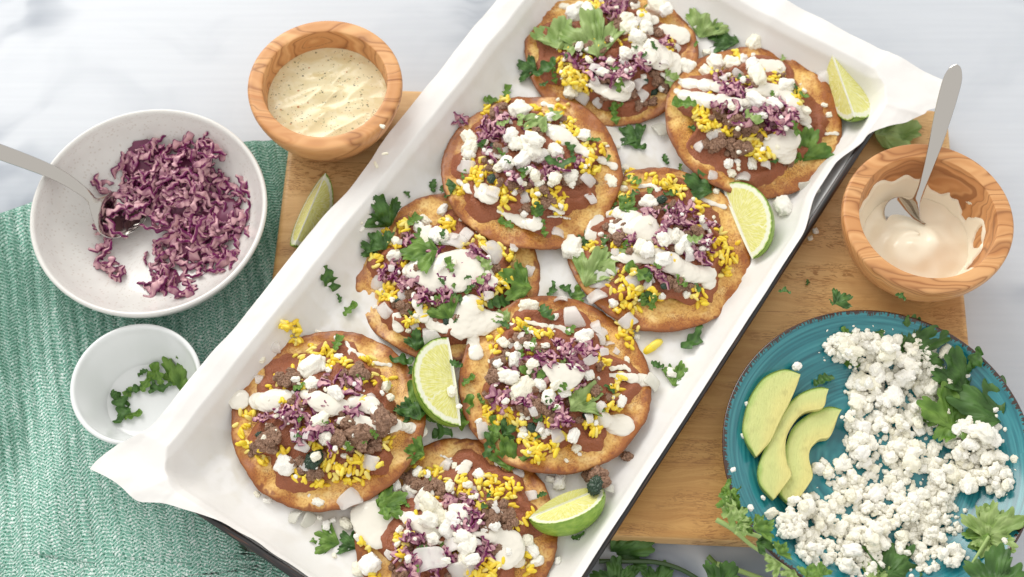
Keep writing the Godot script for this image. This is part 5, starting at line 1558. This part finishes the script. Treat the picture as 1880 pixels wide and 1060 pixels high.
# ------------------------------------------------------------------ the plate's cheese, avocado and leaves
func avocado(label: String, outer: Array, inner: Array, h: float, thick: float, tip: float):
	if not M.has("avocado"):
		M.avocado = mat(Color.WHITE, 0.34, {"heightmap_enabled": true, "heightmap_texture": M.cheese[0].heightmap_texture, "heightmap_scale": 0.03, "uv1_triplanar": true, "uv1_world_triplanar": true, "uv1_scale": Vector3(90, 30, 12), "vertex_color_use_as_albedo": true, "metallic_specular": 0.4})
	var oo := []
	var ii := []
	for k in range(0, outer.size(), 2): oo.append(Vector2(outer[k], outer[k + 1]))
	for k in range(0, inner.size(), 2): ii.append(Vector2(inner[k], inner[k + 1]))
	var f := func(u: float, v: float) -> Vector3:        # u tip to tip, v round the section
		var po: Vector2 = curve(oo, u)
		var pi: Vector2 = curve(ii, u)
		var hh := h + tip * (u - 0.5)
		var a := at(po.x, po.y, hh)
		var b := at(pi.x, pi.y, hh)
		var t := 0.0
		var y := 0.0
		var end := sqrt(maxf(0.0, sin(u * PI)))
		if v < 0.5:
			t = v / 0.5
			y = -0.0012 * pow(absf(t * 2.0 - 1.0), 6.0)
		elif v < 0.62:
			t = 1.0
			y = -thick * (v - 0.5) / 0.12
		elif v < 0.88:
			t = 1.0 - (v - 0.62) / 0.26
			y = -thick
		else:
			t = 0.0
			y = -thick * (1.0 - (v - 0.88) / 0.12) - 0.0
		var p := a.lerp(b, t)
		if v >= 0.5: p = p.lerp((a + b) * 0.5, 0.06 * sin(clampf((v - 0.5) / 0.5, 0, 1) * PI))
		p.y += y * (0.35 + 0.65 * end) + 0.00012 * n3.get_noise_2d(p.x * 90.0, p.z * 90.0)
		return p
	var m := sheet(48, 50, f, func(u: float, v: float, p: Vector3):
		var t := v / 0.5 if v < 0.5 else (1.0 if v < 0.62 else (1.0 - (v - 0.62) / 0.26 if v < 0.88 else 0.0))
		var n := 0.08 * n1.get_noise_3dv(p * 90.0)
		var c := Color(0.33, 0.47, 0.12).lerp(Color(0.60, 0.64, 0.25), smoothstep(0.0, 0.22, t + n))
		c = c.lerp(Color(0.72, 0.66, 0.25), smoothstep(0.35, 0.95, t + n))
		if v > 0.88: c = Color(0.30, 0.42, 0.10)
		var bruise := smoothstep(0.25, 0.6, n1.get_noise_3dv(p * 75.0 + Vector3.ONE * h * 900.0)) * 0.45 + 0.6 * smoothstep(0.93, 1.0, u) * smoothstep(-0.2, 0.3, n1.get_noise_3dv(p * 140.0))
		return c.lerp(Color(0.40, 0.38, 0.14), bruise))
	single("avocado_slice", label, "avocado slice", m, M.avocado)
	for k in 12:
		var po: Vector2 = curve(oo, k / 11.0)
		var pi: Vector2 = curve(ii, k / 11.0)
		stamp(at((po.x + pi.x) * 0.5, (po.y + pi.y) * 0.5, h) - Vector3.UP * 0.004, 0.009, 0.004)

func plate_food():
	avocado("innermost avocado slice, strongly curved, beside the cheese", [1546, 752, 1522, 747, 1489, 759, 1457, 784, 1444, 815, 1436, 850, 1428, 880, 1432, 907, 1454, 929], [1540, 762, 1525, 801, 1505, 807, 1489, 824, 1486, 844, 1493, 873, 1484, 892, 1470, 911, 1456, 927], 0.0355, 0.0085, 0.002)
	avocado("middle avocado slice of three, with a bruised lower tip", [1522, 714, 1503, 711, 1471, 722, 1443, 748, 1418, 792, 1399, 836, 1391, 864, 1397, 892, 1420, 918], [1518, 726, 1511, 749, 1477, 757, 1455, 781, 1443, 810, 1445, 849, 1454, 871, 1440, 893, 1424, 914], 0.0395, 0.0085, 0.001)
	avocado("widest avocado slice without a hollow, nearest the brown plate rim", [1470, 687, 1440, 678, 1406, 691, 1385, 715, 1372, 742, 1363, 787, 1372, 814, 1380, 826, 1388, 839], [1469, 692, 1462, 712, 1454, 731, 1446, 748, 1437, 764, 1427, 785, 1416, 808, 1403, 824, 1390, 838], 0.0425, 0.0085, -0.002)
	# leaves that the cheese half buries
	var g := "cilantro leaves on the blue plate"
	strip_at(1560, 619, 46, 150, 1, "thin cilantro ribbon at the far edge of the cheese heap", g)
	strip_at(1610, 619, 26, 60, 0, "short cilantro piece at the far edge of the cheese heap", g)
	strip_at(1558, 664, 46, 165, 1, "cilantro piece showing through a gap near the far end of the cheese", g)
	strip_at(1510, 701, 40, 20, 0, "cilantro piece above the innermost avocado slice", g)
	leaf_at(1690, 636, 84, 25, 0, "long dark cilantro leaf at the plate's far side", g, 0.05)
	strip_at(1791, 664, 34, 60, 0, "dark cilantro scrap alone on the glaze near the plate rim", g)
	leaf_at(1640, 1034, 84, 60, 0, "dark cilantro leaf under the near edge of the cheese", g, 0.05)
	leaf_at(1830, 1050, 90, 80, 0, "dark cilantro leaf at the plate's near rim", g, 0.05)
	leaf_at(1610, 1052, 62, 50, 2, "pale cilantro leaf at the near edge of the cheese", g, 0.1)
	var blobs := [[1545, 640, 30, 9], [1590, 640, 42, 14], [1640, 665, 50, 16], [1690, 660, 36, 8], [1590, 700, 34, 10], [1650, 730, 60, 24], [1720, 715, 42, 12], [1600, 760, 44, 14], [1680, 790, 62, 24], [1575, 815, 26, 7], [1630, 830, 56, 18], [1760, 800, 30, 6], [1800, 795, 36, 9], [1560, 880, 50, 16], [1650, 890, 80, 30], [1740, 870, 50, 14], [1800, 850, 42, 12], [1830, 880, 30, 7], [1480, 945, 42, 12], [1560, 960, 66, 22], [1650, 965, 70, 22], [1730, 950, 46, 12], [1500, 1010, 40, 9], [1580, 1025, 46, 10], [1690, 1010, 50, 9], [1450, 965, 24, 5], [1745, 1020, 20, 3], [1620, 920, 60, 14], [1700, 930, 50, 12], [1590, 990, 50, 12]]
	var bed := SurfaceTool.new()
	for k in 2200:
		var q: Array = blobs[rng.randi() % blobs.size()]
		var rr: float = sqrt(rng.randf()) * (q[2] - 2.0)
		var a := rng.randf() * TAU
		var p := on(q[0] + rr * cos(a), q[1] + rr * sin(a) * 0.9)
		if p.y > 0.043: continue
		var e := rng.randf_range(0.0013, 0.0038)
		bed.append_from(G.cheese_small[rng.randi() % 4], 0, Transform3D(Basis(Vector3.UP, rng.randf() * TAU) * Basis(Vector3.RIGHT, rng.randf() * TAU) * Basis.from_scale(Vector3.ONE * e), p + Vector3.UP * e * 0.4))
		stamp(p, e, e * 0.9)
	tag(put("cheese_bits", bed.commit(), M.cheese[0]), "fine crumbled white cheese between the larger pieces on the plate", "cheese", "", "stuff")
	var label := "piece of crumbled white cheese heaped on the turquoise plate"
	var n := 0
	for q in blobs:
		for k in q[3]:
			if n >= 296:
				continue
			var rr: float = sqrt(rng.randf()) * q[2]
			var a := rng.randf() * TAU
			var size := 5.0 + 12.0 * pow(rng.randf(), 2.0)
			var o := crumble("cheese_piece", G.cheese, M.cheese, null, q[0] + rr * cos(a), q[1] + rr * sin(a) * 0.9, size)
			tag(o, label, "cheese", "crumbled cheese on the blue plate")
			n += 1
	for q in [[1463, 672, 8, "above the widest avocado slice"], [1735, 645, 13, "by the long dark leaf"], [1775, 690, 6, "near the plate's side"], [1838, 838, 10, "out on the glaze"], [1862, 842, 8, "nearest the plate's side rim"], [1828, 752, 6, "beyond the large leaf"], [1845, 993, 6, "near the lower leaf"], [1372, 742, 5, "beside the widest avocado slice"], [1366, 800, 7, "under the widest avocado slice"], [1346, 862, 5, "alone on the glaze by the rim"], [1378, 932, 6, "below the bruised avocado tip"], [1415, 942, 12, "at the lower edge of the heap"], [1401, 914, 5, "just below the bruised tip"], [1500, 860, 13, "in the innermost avocado's hollow"], [1512, 848, 8, "at the mouth of the hollow"], [1520, 870, 7, "below the hollow"]]:
		var o := crumble("cheese_piece", G.cheese, M.cheese, null, q[0], q[1], q[2])
		tag(o, "single white cheese crumb on the blue plate, %s" % q[3], "cheese", "single crumbs on the blue plate")
	# crumbs too small to pick apart
	var st := SurfaceTool.new()
	for k in 330:
		var q: Array = blobs[rng.randi() % blobs.size()]
		var rr: float = sqrt(rng.randf()) * (q[2] + 12.0)
		var a := rng.randf() * TAU
		var p := on(q[0] + rr * cos(a), q[1] + rr * sin(a))
		if p.y > 0.06 or p.y < 0.022: continue
		var s := rng.randf_range(0.0007, 0.0018)
		st.append_from(G.rice[0] if k % 3 == 0 else crumb_shape(), 0, Transform3D(Basis(Vector3.UP, rng.randf() * TAU) * Basis.from_scale(Vector3.ONE * (s * 160.0 if k % 3 == 0 else s)), p + Vector3.UP * s * 0.5))
	var c := put("cheese_crumbs", st.commit(), M.cheese[0])
	tag(c, "dusting of tiny white cheese crumbs over the plate", "cheese", "", "stuff")
	leaf_at(1752, 690, 74, 120, 0, "dark upright cilantro leaf at the upper right of the cheese", g, 0.25)
	leaf_at(1790, 752, 108, 150, 0, "largest dark cilantro leaf on the plate's right", g, 0.15, 1)
	leaf_at(1738, 750, 76, 100, 1, "bright cilantro leaf overlapping the largest dark one", g, 0.3)
	leaf_at(1742, 792, 66, 235, 1, "bright cilantro leaf hanging below its neighbour on the cheese", g, 0.2)
	var s0 := on(1812, 990) + Vector3.UP * 0.005
	var sp := thing("cilantro_sprig", "pale cilantro sprig with fan-shaped leaves at the plate's lower right", "cilantro sprig", s0)
	for q in [[1834, 972, 72, 25, 2, 0.25], [1806, 965, 70, 98, 2, 0.25], [1792, 985, 46, 165, 1, 0.1], [1808, 1008, 40, 250, 2, 0.1]]:
		put("leaf", G.leaf[q[4] * 4 + rng.randi() % 4], M.leaf, sp, lay(q[0], q[1], q[2], q[3], q[5]))
	put("stem", tube([s0, at(1796, 1018, s0.y + 0.001), at(1776, 1052, s0.y - 0.002), at(1762, 1085, s0.y - 0.004)], [0.0012, 0.0010, 0.0010, 0.0011], 10, 28), stem_mat(2), sp)

var tiny_shape: ArrayMesh
func crumb_shape() -> ArrayMesh:
	if tiny_shape == null:
		tiny_shape = lump(1, func(d: Vector3) -> Vector3: return d * Vector3(1.1, 0.8, 0.9) * (1.0 + 0.3 * n3.get_noise_3dv(d * 1.3)))
	return tiny_shape

func stem_mat(shade: int) -> Material:
	if not M.has("stem"):
		M.stem = [mat(lin(0.035, 0.075, 0.02), 0.4), mat(lin(0.14, 0.24, 0.05), 0.4), mat(lin(0.33, 0.46, 0.15), 0.4)]
	return M.stem[shade]

func stalk(label: String, pts: Array, radii: Array, shade: int):
	var t := thing("cilantro_stalk", label, "cilantro stalk", pts[1])
	put("stem", tube(pts, radii, 10, 28), stem_mat(shade), t)

func front_sprigs():
	# the sprig that hangs over the blue plate's rim
	var p := []
	for q in [[1316, 955, 0.050], [1345, 972, 0.052], [1380, 1002, 0.052], [1420, 1028, 0.049], [1452, 1050, 0.047], [1480, 1075, 0.046]]:
		p.append(at(q[0], q[1], q[2]))
	var sp := thing("cilantro_sprig", "leafy cilantro sprig with a long pale stem lying across the plate rim", "cilantro sprig", p[2])
	put("stem", tube(p, [0.0019, 0.0017, 0.0013, 0.0012, 0.0011, 0.0010], 10, 28), stem_mat(2), sp)
	put("stem", tube([at(1345, 972, 0.052), at(1362, 955, 0.056), at(1352, 930, 0.058), at(1340, 906, 0.058)], [0.0012, 0.0010, 0.0008, 0.0006], 10, 20), stem_mat(2), sp)
	put("stem", tube([at(1365, 978, 0.053), at(1392, 985, 0.053), at(1420, 1003, 0.050), at(1440, 1012, 0.048)], [0.0014, 0.0016, 0.0012, 0.0008], 10, 20), stem_mat(2), sp)
	for q in [[1336, 912, 34, 115, 1], [1348, 930, 30, 60, 1], [1340, 938, 24, 190, 2], [1360, 945, 30, 50, 2], [1368, 962, 34, 30, 1], [1402, 968, 44, 15, 1], [1362, 972, 26, 300, 2], [1405, 1000, 36, 340, 0], [1436, 1010, 30, 40, 1], [1420, 1040, 34, 200, 2], [1452, 1058, 30, 240, 2], [1488, 1050, 32, 60, 1], [1508, 1045, 28, 80, 1], [1330, 905, 18, 150, 1], [1350, 918, 18, 10, 1]]:
		var xf := lay(q[0], q[1], q[2], q[3], 0.15)
		xf.origin = at(q[0], q[1], maxf(0.0525, xf.origin.y + 0.001)) - xf.basis.x * 0.5
		put("leaf", G.leaf[q[4] * 4 + rng.randi() % 4], M.leaf, sp, xf)
	# greens on the table in front of the board
	leaf_at(1162, 1008, 84, 12, 0, "large dark cilantro leaf in shade under the board's near edge", "", 0.1, 1)
	leaf_at(1128, 1056, 60, 100, 0, "dark cilantro leaf beside the tray at the picture's lower edge", "", 0.2, 3)
	leaf_at(1150, 1062, 50, 50, 0, "dark cilantro leaf touching its neighbour at the lower edge", "", 0.15)
	leaf_at(1214, 1062, 56, 60, 0, "dark cilantro leaf standing alone at the lower edge", "", 0.2)
	leaf_at(1330, 1066, 50, 60, 0, "dark leaf tip next to the pale double stem at the lower edge", "", 0.2)
	stalk("dark bent cilantro stem on the table in front of the board", [at(1100, 1031, 0.004), at(1150, 1031, 0.004), at(1205, 1033, 0.004), at(1250, 1046, 0.004), at(1295, 1072, 0.004)], [0.0017, 0.0017, 0.0017, 0.0016, 0.0016], 0)
	stalk("pale cut cilantro stem on the table by the blue plate", [at(1316, 1036, 0.006), at(1345, 1044, 0.006), at(1390, 1060, 0.006), at(1440, 1078, 0.005)], [0.0020, 0.0019, 0.0018, 0.0018], 2)
	stalk("browned stem end lying under the pale cut stem", [at(1300, 1022, 0.0035), at(1315, 1036, 0.0035), at(1345, 1055, 0.003), at(1375, 1072, 0.003)], [0.0019, 0.0017, 0.0013, 0.0012], 1)
